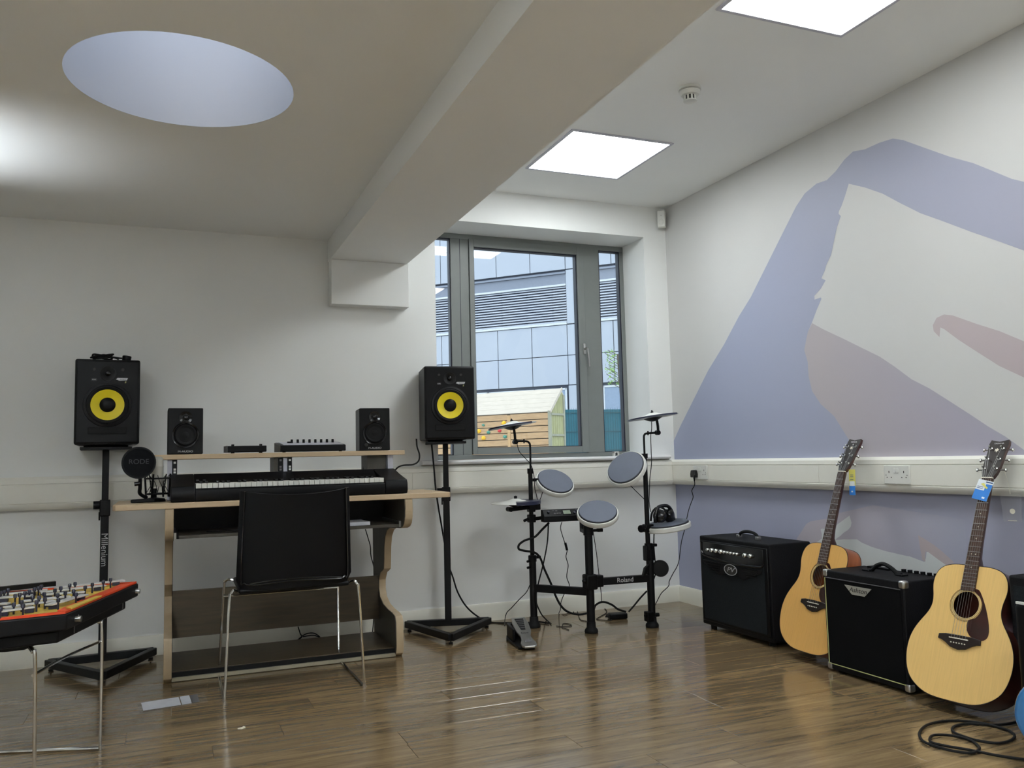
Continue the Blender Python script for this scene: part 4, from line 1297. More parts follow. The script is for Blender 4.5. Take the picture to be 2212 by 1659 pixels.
LX, LY, MX, MYY, RX, RY = -1.198, -.32, -.981, -.609, -.612, -.641
post(LX, LY, .0205, .03, .40)
post(LX, LY, .0125, .38, .892, 'upper_post')
post(MX, MYY, .0225, .03, .585)
post(RX, RY, .021, .03, .45)
post(RX - .008, RY, .0135, .44, .965, 'upper_post')
for x, y in ((LX, LY), (MX, MYY), (RX, RY)):
    foot(x, y)
MB().bar((LX, LY, .222), (MX, MYY, .222), .028, .042).build('cross_rail', 'black_metal', dr, bevel=.003)
MB().bar((MX + .02, MYY, .273), (RX, RY, .273), .028, .040).build('cross_rail', 'black_metal', dr, bevel=.003)
dR = Vector((RX - MX, RY - MYY, 0)).normalized()
text('lettering', 'Roland', .036, frame(Vector((-.775, -.625 - .0150, .274)), dR, UP), 'white_print', dr, local=False)
MB().box(MX - .034, MYY - .034, .235, MX + .034, MYY + .03, .318).build('joint_housing', 'black_plastic', dr, bevel=.008)
MB().box(MX + .02, MYY - .025, .245, MX + .075, MYY + .02, .31).build('joint_housing', 'black_plastic', dr, bevel=.006)
MB().sphere((MX - .038, MYY - .01, .285), .014).build('joint_knob', 'black_plastic', dr)
for x, y, z in ((LX, LY, .395), (RX - .004, RY, .455)):
    MB().cyl((x, y, z - .025), (x, y, z + .012), .024, seg=16).build('collar', 'black_plastic', dr, bevel=.003)
    MB().box(x + .015, y - .012, z - .008, x + .05, y + .012, z + .008).build('clamp_ear', 'black_plastic', dr, bevel=.003)
for z in (.375, .34):
    MB().cyl((LX - .018, LY - .005, z), (LX - .038, LY - .012, z), .007, seg=10).build('cable_hook', 'black_plastic', dr)
MB().box(RX - .034, RY - .02, .37, RX + .024, RY + .02, .455).build('clamp', 'black_plastic', dr, bevel=.006)
MB().prism([(-.03, 0), (-.045, -.045), (-.02, -.035), (0, .02)], 0, .02, T((RX - .02, RY - .01, .335)) @ FRONT).build('clamp_lever', 'black_plastic', dr, bevel=.002)
# kick pad disc on the right post
MB().lathe([(.040, -.02), (.046, -.016), (.047, .008), (.043, .014), (.0001, .016)], (-.547, -.645, .322), (-.35, -.93, .05), 32).build('kick_pad', 'black_rubber', dr)
MB().bar((RX, RY, .322), (-.56, -.62, .322), .02, .02).build('kick_bracket', 'black_plastic', dr)
# rods and arms of the cymbals
MB().tube([(LX + .002, LY, .89), (LX + .004, LY, 1.03), (LX - .004, LY, 1.055), (LX - .02, LY, 1.063), (-1.277, LY, 1.065)], .0062, 8).build('cymbal_arm', 'black_metal', dr)
MB().cyl((LX, LY, .875), (LX, LY, .905), .017, seg=14).build('collar', 'black_plastic', dr)
MB().cyl((-1.287, LY - .012, 1.060), (-1.287, LY + .014, 1.060), .014, seg=14).build('tilter', 'black_plastic', dr)
MB().tube([(-1.287, LY, 1.05), (-1.289, LY, 1.10), (-1.295, LY, 1.145)], .008, 8).build('tilter_rod', 'black_metal', dr)
MB().cyl((-1.232, LY, 1.052), (-1.232, LY, 1.076), .0045, seg=8).build('arm_screw', 'black_plastic', dr)
X0 = RX - .008
MB().tube([(X0, RY, .96), (X0, RY, 1.06), (X0 + .004, RY, 1.082), (X0 + .02, RY, 1.09), (-.535, RY, 1.094)], .0062, 8).build('cymbal_arm', 'black_metal', dr)
MB().cyl((X0, RY, .95), (X0, RY, .975), .018, seg=14).build('collar', 'black_plastic', dr)
MB().cyl((-.527, RY - .012, 1.094), (-.527, RY + .014, 1.094), .014, seg=14).build('tilter', 'black_plastic', dr)
MB().tube([(-.524, RY, 1.085), (-.524, RY, 1.13), (-.53, RY, 1.17)], .008, 8).build('tilter_rod', 'black_metal', dr)
MB().cyl((-.592, RY, 1.080), (-.592, RY, 1.104), .0045, seg=8).build('arm_screw', 'black_plastic', dr)
def cymbal(c, n_, R, side, top=False):
    c = Vector(c)
    n_ = n_.normalized()
    s = Vector(side)
    s = (s - n_ * s.dot(n_)).normalized()
    y = n_.cross(s)
    M = Matrix(((s.x, y.x, n_.x, c.x), (s.y, y.y, n_.y, c.y), (s.z, y.z, n_.z, c.z), (0, 0, 0, 1)))
    o = MB().lathe([(.03, .016), (.036, .012), (R * .55, .004), (R, -.004), (R, -.007), (R * .5, -.001), (.03, .008)], c, n_, 48).build('cymbal_pad', 'rim_white', dr, label='white and navy cymbal pad')
    out = [(R * 1.012 * math.cos(a), R * 1.012 * math.sin(a)) for a in [math.radians(-84 + 168 * i / 24) for i in range(25)]]
    inn = [((.052 if top else .035) * math.cos(a), (.052 if top else .035) * math.sin(a)) for a in [math.radians(84 - 168 * i / 12) for i in range(13)]]
    MB().prism(out + inn, -.011, .0072 if top else -.0030, M).build('striking_rubber', 'cymbal_rubber', o)
    MB().lathe([(.055, -.011), (.03, -.024), (.012, -.03)], c, n_, 24).build('underside_boss', 'black_plastic', o)
    MB().lathe([(.03, .014), (.024, .018), (.010, .020)], c, n_, 24).build('bell', 'rim_white', o)
    MB().lathe([(.0085, .018), (.0085, .026), (.006, .028), (.003, .036)], c, n_, 12).build('wing_nut', 'black_plastic', o)
nUL = nrm((-.38, -.924, -.037), (.925, -.381, 0), -.02, math.radians(-8))
nUR = nrm((-.528, -.848, -.044), (.849, -.529, 0), -.02, math.radians(-7))
nHH = nrm((-.382, -.923, .053), (.924, -.382, 0), .02, math.radians(0))
cymbal((-1.303, LY, 1.160), nUL, .140, (-.8, -.6, 0))
cymbal((-.556, RY, 1.189), nUR, .146, (-.7, -.7, 0))
cymbal((-1.298, LY - .01, .716), nHH, .143, (.9, -.45, 0), True)
# hi-hat bracket
MB().bar((-1.335, LY - .01, .675), (LX, LY, .683), .03, .022).build('hihat_bracket', 'black_plastic', dr, bevel=.005)
MB().cyl((-1.335, LY - .03, .676), (-1.335, LY + .02, .676), .014, seg=14).build('hihat_bracket', 'black_plastic', dr)
MB().cyl((-1.298, LY - .01, .68), (-1.298, LY - .01, .750), .0095, seg=10).build('hihat_post', 'black_plastic', dr)
MB().box(LX - .02, LY - .02, .655, LX + .02, LY + .02, .70).build('clamp', 'black_plastic', dr, bevel=.004)
MB().box(LX + .02, LY - .015, .665, LX + .055, LY + .01, .70).build('clamp_knob', 'black_plastic', dr, bevel=.004)
MB().box(LX - .02, LY - .022, .595, LX + .02, LY + .02, .64).build('clamp', 'black_plastic', dr, bevel=.004)
MB().cyl((LX - .02, LY, .615), (LX - .048, LY, .605), .008, seg=10).build('clamp_knob', 'black_plastic', dr)
MB().bar((LX, LY, .612), (-1.15, -.37, .622), .02, .02).build('module_arm', 'black_plastic', dr, bevel=.003)
MB().bar((LX, LY + .004, .838), (-1.142, -.312, .838), .016, .018).build('pad_arm', 'black_plastic', dr)
MB().bar((X0, RY, .93), (-.70, -.63, .91), .016, .018).build('pad_arm', 'black_plastic', dr)
MB().tube([(X0, RY, .545), (-.56, -.64, .545), (-.50, -.65, .545)], .012, 8).build('pad_arm', 'black_plastic', dr)
MB().cyl((X0 - .01, RY - .01, .552), (X0 - .05, RY - .02, .554), .006, seg=8).build('clamp_stem', 'steel', dr)
MB().cyl((X0 - .045, RY - .02, .553), (X0 - .06, RY - .024, .553), .021, seg=10).build('clamp_knob', 'black_plastic', dr)
MB().box(X0 - .024, RY - .024, .53, X0 + .03, RY + .02, .575).build('clamp', 'black_plastic', dr, bevel=.005)
MB().cyl((MX, MYY, .575), (-.955, -.64, .64), .02, seg=14).build('pad_post', 'black_metal', dr)
MB().cyl((MX, MYY, .53), (MX, MYY, .59), .028, seg=16).build('collar', 'black_plastic', dr, bevel=.003)
MB().cyl((MX + .02, MYY - .01, .556), (MX + .07, MYY - .02, .556), .008, seg=10).build('clamp_stem', 'black_plastic', dr)
MB().box(MX + .045, MYY - .03, .547, MX + .078, MYY - .01, .566).build('clamp_knob', 'black_plastic', dr, bevel=.003)
# sound module
md = MB().prism([(-.03, .60), (.03, .60), (.03, .668), (.005, .668), (-.028, .632)], -.118, .118, T((-1.05, -.42, 0)) @ Matrix.Rotation(math.radians(-6), 4, 'Z') @ MY).build('sound_module', 'black_plastic', dr, bevel=.003)
mm = T((-1.05, -.42, 0)) @ Matrix.Rotation(math.radians(-6), 4, 'Z') @ frame((0, -.0120, .6505), (1, 0, 0), (0, .033, .036))
MB().box(-.002, -.017, -.001, .056, .017, .0015, mm).build('display_bezel', 'black_gloss', md)
MB().box(.004, -.013, .0012, .048, .013, .0022, mm).build('display', 'lcd', md)
for i, (x, y) in enumerate([(-.085, .004), (-.085, .004), (.085, .008), (.07, -.006), (.098, -.010), (.098, .012)]):
    MB().cyl(mm @ Vector((x, y, 0)), mm @ Vector((x, y, .008)), .007, seg=12).build('dial', 'navy_plastic', md)
for x, y in ((-.055, .012), (-.035, .012), (-.048, -.006), (-.032, -.006), (-.018, -.006)):
    MB().box(x - .006, y - .003, 0, x + .006, y + .003, .002, mm).build('button', 'paper_grey', md)
MB().box(-.945, -.47, .535, -.932, -.43, .665).build('module_bracket', 'black_plastic', dr, bevel=.003)
MB().bar((-.94, -.455, .545), (MX, MYY, .545), .02, .02).build('module_bracket', 'black_plastic', dr)
MB().box(-.655, -.67, .035, -.615, -.625, .09).build('kick_clamp', 'black_plastic', dr, bevel=.004)
MB().cyl((-.66, -.645, .066), (-.57, -.645, .066), .011, seg=12).build('kick_clamp', 'black_plastic', dr)

# headphones on the low pad
hp = thing('headphones', 'black headphones lying on the lowest right drum pad', 'headphones', (-.52, -.66, .59))
MB().tube([(-.603, -.70, .585), (-.600, -.70, .63), (-.575, -.69, .668), (-.54, -.68, .676), (-.50, -.675, .672), (-.468, -.665, .64), (-.455, -.66, .60), (-.452, -.66, .592)], .010, 10).build('headband', 'black_gloss', hp)
MB().tube([(-.595, -.64, .59), (-.585, -.64, .635), (-.55, -.63, .662), (-.51, -.63, .662), (-.475, -.63, .63), (-.462, -.63, .60)], .006, 8).build('inner_band', 'black_plastic', hp)
for x, y, ax in ((-.578, -.70, (-.8, -.55, .1)), (-.478, -.675, (.6, -.75, .15))):
    MB().lathe([(.026, -.022), (.036, -.018), (.038, -.004), (.034, .006), (.022, .012), (.0001, .014)], (x, y, .622), ax, 24).build('ear_cup', 'black_gloss', hp)
    MB().ring([(.018, -.034), (.034, -.034), (.037, -.026), (.034, -.018), (.018, -.018)], (x, y, .622), ax, 24).build('ear_cushion', 'black_rubber', hp)
cp = []
for i in range(26):
    a = i * 2 * PI / 7
    cp.append((-.485 + .033 * math.cos(a), -.645 + .02 * math.sin(a * 1.1), .612 + .026 * math.sin(a) + i * .0005))
MB().tube(cp, .0028, 6, 5).build('cord', 'black_rubber', hp)

# hi-hat control pedal
pdl = thing('hihat_pedal', 'silver and black foot pedal on the floor beside the drum frame', 'pedal', (-1.41, -.67, 0))
a_, b_ = Vector((-1.450, -.835, .016)), Vector((-1.392, -.545, .105))
dd = (b_ - a_).normalized()
xx = Vector((dd.y, -dd.x, 0)).normalized()
Mp = frame(a_, xx, dd)
MB().prism([(-.038, 0), (-.026, -.012), (.026, -.012), (.038, 0), (.040, .03), (.030, .06), (.026, .10), (.040, .15), (.043, .24), (.036, .30), (-.036, .30), (-.043, .24), (-.040, .15), (-.026, .10), (-.030, .06), (-.040, .03)], 0, .012, Mp).build('footboard', 'steel', pdl, bevel=.003)
MB().prism([(-.012, .16), (.012, .16), (.024, .28), (-.024, .28)], .012, .0145, Mp).build('tread', 'black_rubber', pdl, bevel=.001)
for i in range(5):
    w_ = .012 + i * .0025
    MB().box(-w_, .175 + i * .02, .0145, w_, .180 + i * .02, .0165, Mp).build('tread_rib', 'paper_grey', pdl)
MB().box(-.018, .03, .012, .018, .055, .0135, Mp).build('toe_inlay', 'paper_grey', pdl)
MB().prism([(-.045, -.24), (.042, -.24), (.045, -.10), (.055, .02), (.04, .06), (-.05, .06), (-.062, .0), (-.055, -.10)], .001, .014, T((-1.405, -.57, 0)) @ Matrix.Rotation(math.radians(-11), 4, 'Z')).build('base_plate', 'black_plastic', pdl, bevel=.003)
MB().prism([(-.05, -.12), (-.036, -.12), (-.030, .03), (.030, .03), (.036, -.05), (.04, .055), (-.048, .055)], .014, .08, T((-1.405, -.57, 0)) @ Matrix.Rotation(math.radians(-11), 4, 'Z')).build('mechanism_housing', 'black_plastic', pdl, bevel=.006)
text('lettering', 'Roland', .014, Mp @ T((0, .125, .0128)) @ Matrix.Rotation(PI, 4, 'Z') @ Matrix.Rotation(PI, 4, 'Z'), 'dim_print', pdl, local=False)

t = thing('power_adapter', 'black mains adapter on the floor behind the right drum post', 'adapter', (-.66, -.33, 0), math.radians(-10))
MB().box(-.055, -.03, .001, .055, .03, .034).build('case', 'black_plastic', t, local=True, bevel=.006)
MB().cyl((-.055, 0, .017), (-.075, 0, .017), .006, seg=8).build('strain_relief', 'black_rubber', t, local=True)

# ------------------------------------------------------------------ cables
CB = {
    'ped': ('thin black cable running from the drum frame down to the foot pedal', 0.0025, [(-1.236, -0.360, 0.245), (-1.259, -0.360, 0.207), (-1.304, -0.360, 0.171), (-1.349, -0.360, 0.131), (-1.379, -0.360, 0.107), (-1.391, -0.360, 0.077), (-1.439, -0.470, 0.057)]),
    'loom': ('thick black cable loop bulging left of the left drum post', 0.0065, [(-1.110, -0.370, 0.591), (-1.156, -0.370, 0.553), (-1.202, -0.370, 0.515), (-1.264, -0.370, 0.499), (-1.300, -0.370, 0.477), (-1.301, -0.370, 0.453), (-1.266, -0.370, 0.441), (-1.204, -0.370, 0.427), (-1.170, -0.370, 0.393), (-1.145, -0.370, 0.327), (-1.107, -0.370, 0.244), (-1.078, -0.370, 0.169), (-1.044, -0.370, 0.110), (-0.999, -0.370, 0.074), (-0.936, -0.370, 0.056), (-0.880, -0.370, 0.059)]),
    'loom2': ('straight black cable hanging from the drum module towards the floor', 0.004, [(-1.105, -0.350, 0.582), (-1.115, -0.350, 0.476), (-1.144, -0.350, 0.357), (-1.179, -0.350, 0.247), (-1.196, -0.350, 0.160), (-1.170, -0.350, 0.086), (-1.053, -0.166, 0.005), (-1.081, -0.297, 0.005)]),
    'dc': ('thin black cable with a small ferrite lump below the drum module', 0.0024, [(-1.042, -0.400, 0.594), (-1.051, -0.400, 0.558), (-1.038, -0.400, 0.508), (-1.020, -0.400, 0.454), (-1.013, -0.400, 0.430), (-1.022, -0.400, 0.394), (-1.010, -0.400, 0.345), (-1.021, -0.400, 0.281), (-1.006, -0.400, 0.228), (-1.037, -0.400, 0.190), (-1.061, -0.400, 0.144), (-1.067, -0.400, 0.101), (-0.912, -0.048, 0.004), (-0.886, -0.074, 0.004), (-0.820, -0.030, 0.004)]),
    'snare': ('thin black cable hanging behind the centre drum post', 0.0022, [(-0.936, -0.570, 0.591), (-0.927, -0.570, 0.523), (-0.913, -0.570, 0.419), (-0.903, -0.570, 0.308), (-0.893, -0.570, 0.213), (-0.893, -0.570, 0.151)]),
    'fl1': ('thick black cable arching on the floor between the centre and right drum posts', 0.006, [(-0.905, -0.500, 0.098), (-0.891, -0.500, 0.126), (-0.845, -0.500, 0.139), (-0.790, -0.500, 0.119), (-0.749, -0.500, 0.089), (-0.699, -0.500, 0.071)]),
    'fl2': ('black cable rising from the mains adapter to the right drum post', 0.005, [(-0.680, -0.500, 0.069), (-0.641, -0.500, 0.102), (-0.601, -0.500, 0.139), (-0.554, -0.500, 0.176)]),
    'fl3': ('thin black cable tangled on the floor right of the centre drum post', 0.0026, [(-0.560, 0.101, 0.003), (-0.573, -0.009, 0.003), (-0.627, -0.135, 0.003), (-0.727, -0.237, 0.003), (-0.783, -0.297, 0.003), (-0.757, -0.347, 0.003), (-0.722, -0.366, 0.003), (-0.679, -0.275, 0.003), (-0.663, -0.195, 0.003), (-0.619, -0.236, 0.003), (-0.528, -0.165, 0.003)]),
    'fl4': ('thin black cable zigzag on the floor left of the centre drum post', 0.0024, [(-0.675, 0.211, 0.003), (-0.805, -0.033, 0.003), (-0.729, 0.093, 0.003), (-0.782, -0.046, 0.003), (-0.871, -0.257, 0.003), (-0.862, -0.322, 0.003)]),
    'fl5': ('short bent black wire lying alone on the floor between the drum posts', 0.0022, [(-1.076, -0.359, 0.003), (-1.058, -0.392, 0.003), (-1.011, -0.315, 0.003), (-0.986, -0.348, 0.003), (-1.003, -0.400, 0.003), (-1.063, -0.403, 0.003), (-1.060, -0.490, 0.003)]),
    'wall': ('thin black cable hanging from the wall plug in the corner', 0.0026, [(-0.072, -0.325, 0.797), (-0.086, -0.345, 0.771), (-0.108, -0.345, 0.740), (-0.106, -0.345, 0.723), (-0.101, -0.345, 0.696), (-0.118, -0.345, 0.661), (-0.134, -0.345, 0.627), (-0.170, -0.380, 0.596), (-0.195, -0.380, 0.510), (-0.225, -0.380, 0.425), (-0.251, -0.380, 0.306), (-0.295, -0.380, 0.241), (-0.322, -0.380, 0.200), (-0.329, -0.380, 0.171), (-0.381, -0.380, 0.133), (-0.413, -0.380, 0.089), (-0.292, -0.148, 0.010)]),
    'sig': ('black cable curving from the right large monitor to the keyboard', 0.0042, [(-1.929, -0.500, 1.083), (-1.926, -0.500, 1.040), (-1.914, -0.500, 1.000), (-1.919, -0.500, 0.965), (-1.948, -0.500, 0.947), (-2.000, -0.500, 0.944), (-2.030, -0.500, 0.935), (-2.051, -0.500, 0.914)]),
    'mains': ('long black cable running down the right speaker stand and along the floor', 0.0048, [(-1.737, -0.140, 1.064), (-1.726, -0.140, 0.935), (-1.717, -0.140, 0.809), (-1.702, -0.140, 0.695), (-1.683, -0.120, 0.613), (-1.663, -0.120, 0.490), (-1.644, -0.120, 0.375), (-1.615, -0.120, 0.288), (-1.587, -0.120, 0.201), (-1.536, -0.120, 0.116), (-1.467, -0.120, 0.053), (-1.381, -0.076, 0.006), (-1.294, -0.154, 0.006), (-1.196, -0.200, 0.006), (-1.127, -0.209, 0.006), (-1.087, -0.281, 0.006)]),
    'beh': ('thin black cable hanging behind the right side panel of the desk', 0.0028, [(-2.123, -0.120, 0.592), (-2.108, -0.120, 0.541), (-2.096, -0.120, 0.496), (-2.093, -0.120, 0.444), (-2.077, -0.120, 0.375), (-2.068, -0.120, 0.266), (-2.085, -0.100, 0.012), (-2.103, -0.113, 0.005)]),
    'und': ('tangle of thin black cable on the floor below the desk back panel', 0.0028, [(-2.492, -0.120, 0.095), (-2.481, -0.120, 0.059), (-2.474, -0.120, 0.037), (-2.510, -0.120, 0.016), (-2.517, -0.120, 0.006), (-2.457, -0.100, 0.045), (-2.407, -0.100, 0.049), (-2.372, -0.100, 0.023), (-2.408, -0.100, 0.037), (-2.464, -0.100, 0.036)]),
    'cul': ('thin black lead looping from the left raised cymbal to its post', 0.0022, [(-1.283, -0.335, 1.053), (-1.270, -0.335, 1.006), (-1.235, -0.335, 0.967), (-1.203, -0.335, 0.933), (-1.188, -0.335, 0.895), (-1.179, -0.335, 0.845), (-1.178, -0.335, 0.790), (-1.169, -0.335, 0.752), (-1.161, -0.335, 0.713)]),
    'tl': ('thin black lead below the left tom pad', 0.0022, [(-1.125, -0.335, 0.780), (-1.139, -0.335, 0.740), (-1.159, -0.335, 0.700)]),
    'cur': ('thin black lead hanging from the right raised cymbal', 0.0024, [(-0.567, -0.645, 1.157), (-0.569, -0.645, 1.113), (-0.577, -0.645, 1.075), (-0.578, -0.645, 0.993), (-0.578, -0.645, 0.922), (-0.592, -0.645, 0.842), (-0.601, -0.645, 0.750), (-0.604, -0.645, 0.697), (-0.597, -0.645, 0.643)]),
    'tr': ('thin black lead below the right tilted tom pad', 0.0022, [(-0.751, -0.655, 0.819), (-0.706, -0.655, 0.776), (-0.640, -0.655, 0.716)]),
    'lead2': ('black lead hanging beside the lower right drum post', 0.0035, [(-0.571, -0.630, 0.519), (-0.575, -0.630, 0.451), (-0.571, -0.630, 0.371), (-0.567, -0.630, 0.306), (-0.591, -0.630, 0.248)]),
    'coil': ('black instrument cable coiled in loops on the floor by the nearer guitar', 0.0045, [(-0.683, -2.942, 0.006), (-0.698, -2.927, 0.006), (-0.739, -2.869, 0.006), (-0.770, -2.801, 0.006), (-0.807, -2.736, 0.006), (-0.819, -2.695, 0.006), (-0.793, -2.665, 0.006), (-0.755, -2.647, 0.006), (-0.720, -2.661, 0.006), (-0.696, -2.692, 0.006), (-0.691, -2.737, 0.006), (-0.714, -2.782, 0.006), (-0.743, -2.808, 0.006), (-0.790, -2.818, 0.006), (-0.823, -2.785, 0.006), (-0.836, -2.735, 0.006), (-0.837, -2.686, 0.006), (-0.811, -2.642, 0.006), (-0.762, -2.598, 0.006), (-0.693, -2.563, 0.006), (-0.625, -2.553, 0.006), (-0.563, -2.568, 0.006), (-0.523, -2.601, 0.006), (-0.502, -2.635, 0.006), (-0.494, -2.679, 0.006), (-0.496, -2.725, 0.006), (-0.527, -2.769, 0.006), (-0.580, -2.793, 0.006), (-0.639, -2.792, 0.006), (-0.673, -2.747, 0.006), (-0.677, -2.701, 0.006), (-0.672, -2.659, 0.006), (-0.645, -2.627, 0.006), (-0.602, -2.609, 0.006), (-0.551, -2.611, 0.006), (-0.511, -2.643, 0.006), (-0.475, -2.665, 0.006), (-0.424, -2.675, 0.006), (-0.375, -2.675, 0.006), (-0.339, -2.685, 0.006)]),
    'mon': ('thin black cable dropping from the right end of the raised shelf', 0.003, [(-2.197, -0.450, 0.999), (-2.197, -0.450, 0.970), (-2.203, -0.450, 0.924)]),
}
for nm, (lab, r, pts) in CB.items():
    o = MB().tube(pts, r, 7, 6).build('cable', 'black_rubber')
    tag(o, lab, 'cable')
    if nm == 'dc':
        p = Vector(pts[3])
        MB().cyl(p + Vector((-.004, 0, .02)), p + Vector((.006, 0, -.022)), .007, seg=10).build('ferrite', 'black_plastic', o)
t = None

# ------------------------------------------------------------------ guitars
gh = [(0, 0), (.055, .001), (.10, .008), (.14, .026), (.172, .052), (.192, .085), (.203, .125), (.206, .165), (.201, .205), (.187, .243), (.168, .275), (.150, .302), (.139, .326), (.135, .350), (.138, .378), (.144, .405), (.146, .43), (.141, .457), (.128, .480), (.105, .496), (.07, .504), (.03, .5055), (0, .506)]
sp = catmull([(x, y, 0) for x, y in gh], 3)
half = [(p.x, p.y) for p in sp]
outline = half[:-1] + [(-x, y) for x, y in reversed(half)][0:-1]
def guitar(Mx, label, top, side, sgn=1):
    g = thing('acoustic_guitar', label, 'guitar', matrix=Mx, group='acoustic guitars leaning on the mural wall')
    N = len(outline)
    sc_ = (0, .355)
    R = .0505
    hole = []
    for x, y in outline:
        a = math.atan2(y - sc_[1], x - sc_[0])
        hole.append((sc_[0] + R * math.cos(a), sc_[1] + R * math.sin(a)))
    f = []
    for i in range(N):
        j = (i + 1) % N
        f += [(i, j, N + j, N + i), (2 * N + i, 3 * N + i, 3 * N + j, 2 * N + j), (i, 2 * N + i, 2 * N + j, j), (N + i, N + j, 3 * N + j, 3 * N + i)]
    vs = [(x, y, 0) for x, y in outline] + [(x, y, 0) for x, y in hole] + [(x, y, -.003) for x, y in outline] + [(x, y, -.003) for x, y in hole]
    MB().add(vs, f).build('soundboard', top, g, local=True)
    def sz(y):
        return -.100 + .018 * min(1, y / .5)
    o2 = [(x * 1.004, .25 + (y - .25) * 1.004) for x, y in outline]
    vs = [(x, y, -.0008) for x, y in o2] + [(x, y, sz(y)) for x, y in o2]
    f = [(i, (i + 1) % N, N + (i + 1) % N, N + i) for i in range(N)]
    f.append(tuple(range(N, 2 * N)))
    MB().add(vs, f).build('body', side, g, local=True, flip=True)
    for z in (-.001, None):
        pts = [(x * 1.005, .25 + (y - .25) * 1.005, (-.0012 if z else sz(y) + .001)) for x, y in outline]
        MB().tube(pts, .0016, 5, 1, True, smooth=False).build('binding', 'binding', g, local=True)
    MB().ring([(.0505, .0), (.0505, .0008), (.058, .0008), (.058, 0)], (0, .355, 0), (0, 0, 1), 48).build('rosette', 'rosette', g, local=True)
    for r0 in (.0535, .0595, .063):
        MB().ring([(r0, .0), (r0, .0011), (r0 + .0007, .0011), (r0 + .0007, 0)], (0, .355, 0), (0, 0, 1), 48).build('rosette_line', 'binding', g, local=True)
    pg = [(.020, .415), (.035, .418), (.048, .408), (.072, .365), (.094, .31), (.103, .27), (.1, .245), (.082, .232), (.055, .234), (.032, .245), (.018, .27), (.020, .298), (.045, .31), (.06, .335), (.062, .365), (.05, .388), (.035, .400)]
    pg = [(p.x, p.y) for p in catmull([(x, y, 0) for x, y in pg], 3, True)]
    MB().prism(pg, .0001, .0014, T((0.0, 0, 0))).build('pickguard', 'tortoise', g, local=True)
    bb = [(-.082, .232), (-.055, .237), (0, .238), (.055, .237), (.082, .232), (.083, .214), (.070, .212), (.052, .204), (.03, .190), (0, .184), (-.03, .190), (-.052, .204), (-.070, .212), (-.083, .214)]
    MB().prism(bb, .0002, .008).build('bridge', 'binding', g, local=True, bevel=.002)
    MB().box(-.037, .222, .008, .037, .2255, .0115).build('saddle', 'bone', g, local=True)
    for i in range(6):
        x = (i - 2.5) * .0108
        MB().lathe([(.0024, .008), (.0024, .011), (.0001, .0122)], (x, .207, 0), seg=8).build('bridge_pin', 'bone', g, local=True)
    # neck
    def nw(y):
        return .0215 + (.0275 - .0215) * (.857 - y) / (.857 - .41)
    MB().add([(-nw(.408), .408, .001), (nw(.408), .408, .001), (nw(.857), .857, .001), (-nw(.857), .857, .001), (-nw(.408), .408, .0075), (nw(.408), .408, .0075), (nw(.857), .857, .0075), (-nw(.857), .857, .0075)],
             [(0, 1, 2, 3), (4, 7, 6, 5), (0, 4, 5, 1), (1, 5, 6, 2), (2, 6, 7, 3), (3, 7, 4, 0)]).build('fingerboard', 'rosewood', g, local=True)
    nk_ = []
    ys = [.50, .515, .54, .58, .65, .75, .83, .857]
    dp = [.075, .055, .030, .0225, .021, .020, .020, .022]
    ns = 10
    for y, d in zip(ys, dp):
        for i in range(ns + 1):
            a = PI * i / ns
            nk_.append((nw(y) * math.cos(a), y, .001 - d * math.sin(a)))
    f = []
    for j in range(len(ys) - 1):
        for i in range(ns):
            f.append((j * (ns + 1) + i, j * (ns + 1) + i + 1, (j + 1) * (ns + 1) + i + 1, (j + 1) * (ns + 1) + i))
        f.append((j * (ns + 1), (j + 1) * (ns + 1), (j + 1) * (ns + 1) + ns, j * (ns + 1) + ns))
    f.append(tuple(range(ns + 1)))
    f.append(tuple(range((len(ys) - 1) * (ns + 1), len(ys) * (ns + 1))))
    MB().add(nk_, f).build('neck', 'mahogany_dark', g, local=True)
    for k in range(1, 21):
        y = .223 + .634 * 2 ** (-k / 12)
        if y < .41:
            break
        w_ = nw(y)
        MB().box(-w_, y - .0011, .0072, w_, y + .0011, .0088).build('fret', 'steel', g, local=True)
    for k in (5, 7, 9, 12, 15):
        y = .223 + .634 * (2 ** (-k / 12) + 2 ** (-(k - 1) / 12)) / 2
        for x in ((-.008, .008) if k == 12 else (0,)):
            MB().lathe([(.0026, .0074), (.0026, .0080)], (x, y, 0), seg=10).build('fret_dot', 'bone', g, local=True)
    MB().box(-.0222, .857, .001, .0222, .8615, .0105).build('nut', 'bone', g, local=True)
    HM = T((0, .8615, .004)) @ Matrix.Rotation(math.radians(-13), 4, 'X')
    ho = [(-.022, 0), (.022, 0), (.030, .022), (.0345, .05), (.036, .12), (.040, .160), (.036, .178), (.018, .174), (0, .170), (-.018, .174), (-.036, .178), (-.040, .160), (-.036, .12), (-.0345, .05), (-.030, .022)]
    hs = MB().prism(ho, -.014, 0, HM).build('headstock', 'mahogany_dark', g, local=True, bevel=.001)
    MB().prism([(x * .985, .001 + y * .99) for x, y in ho], 0, .0012, HM).build('head_veneer', 'binding', hs, local=True)
    text('lettering', 'YAMAHA', .0098, HM @ T((0, .160, .0014)), 'white_print', hs, local=True)
    st = MB()
    for a in range(3):
        t0 = a * PI / 3
        st.bar(HM @ Vector((-.009 * math.sin(t0), .128 - .009 * math.cos(t0), .0016)), HM @ Vector((.009 * math.sin(t0), .128 + .009 * math.cos(t0), .0016)), .003, .001, (0, 0, 1))
    st.build('emblem', 'bone', hs, local=True)
    i = 0
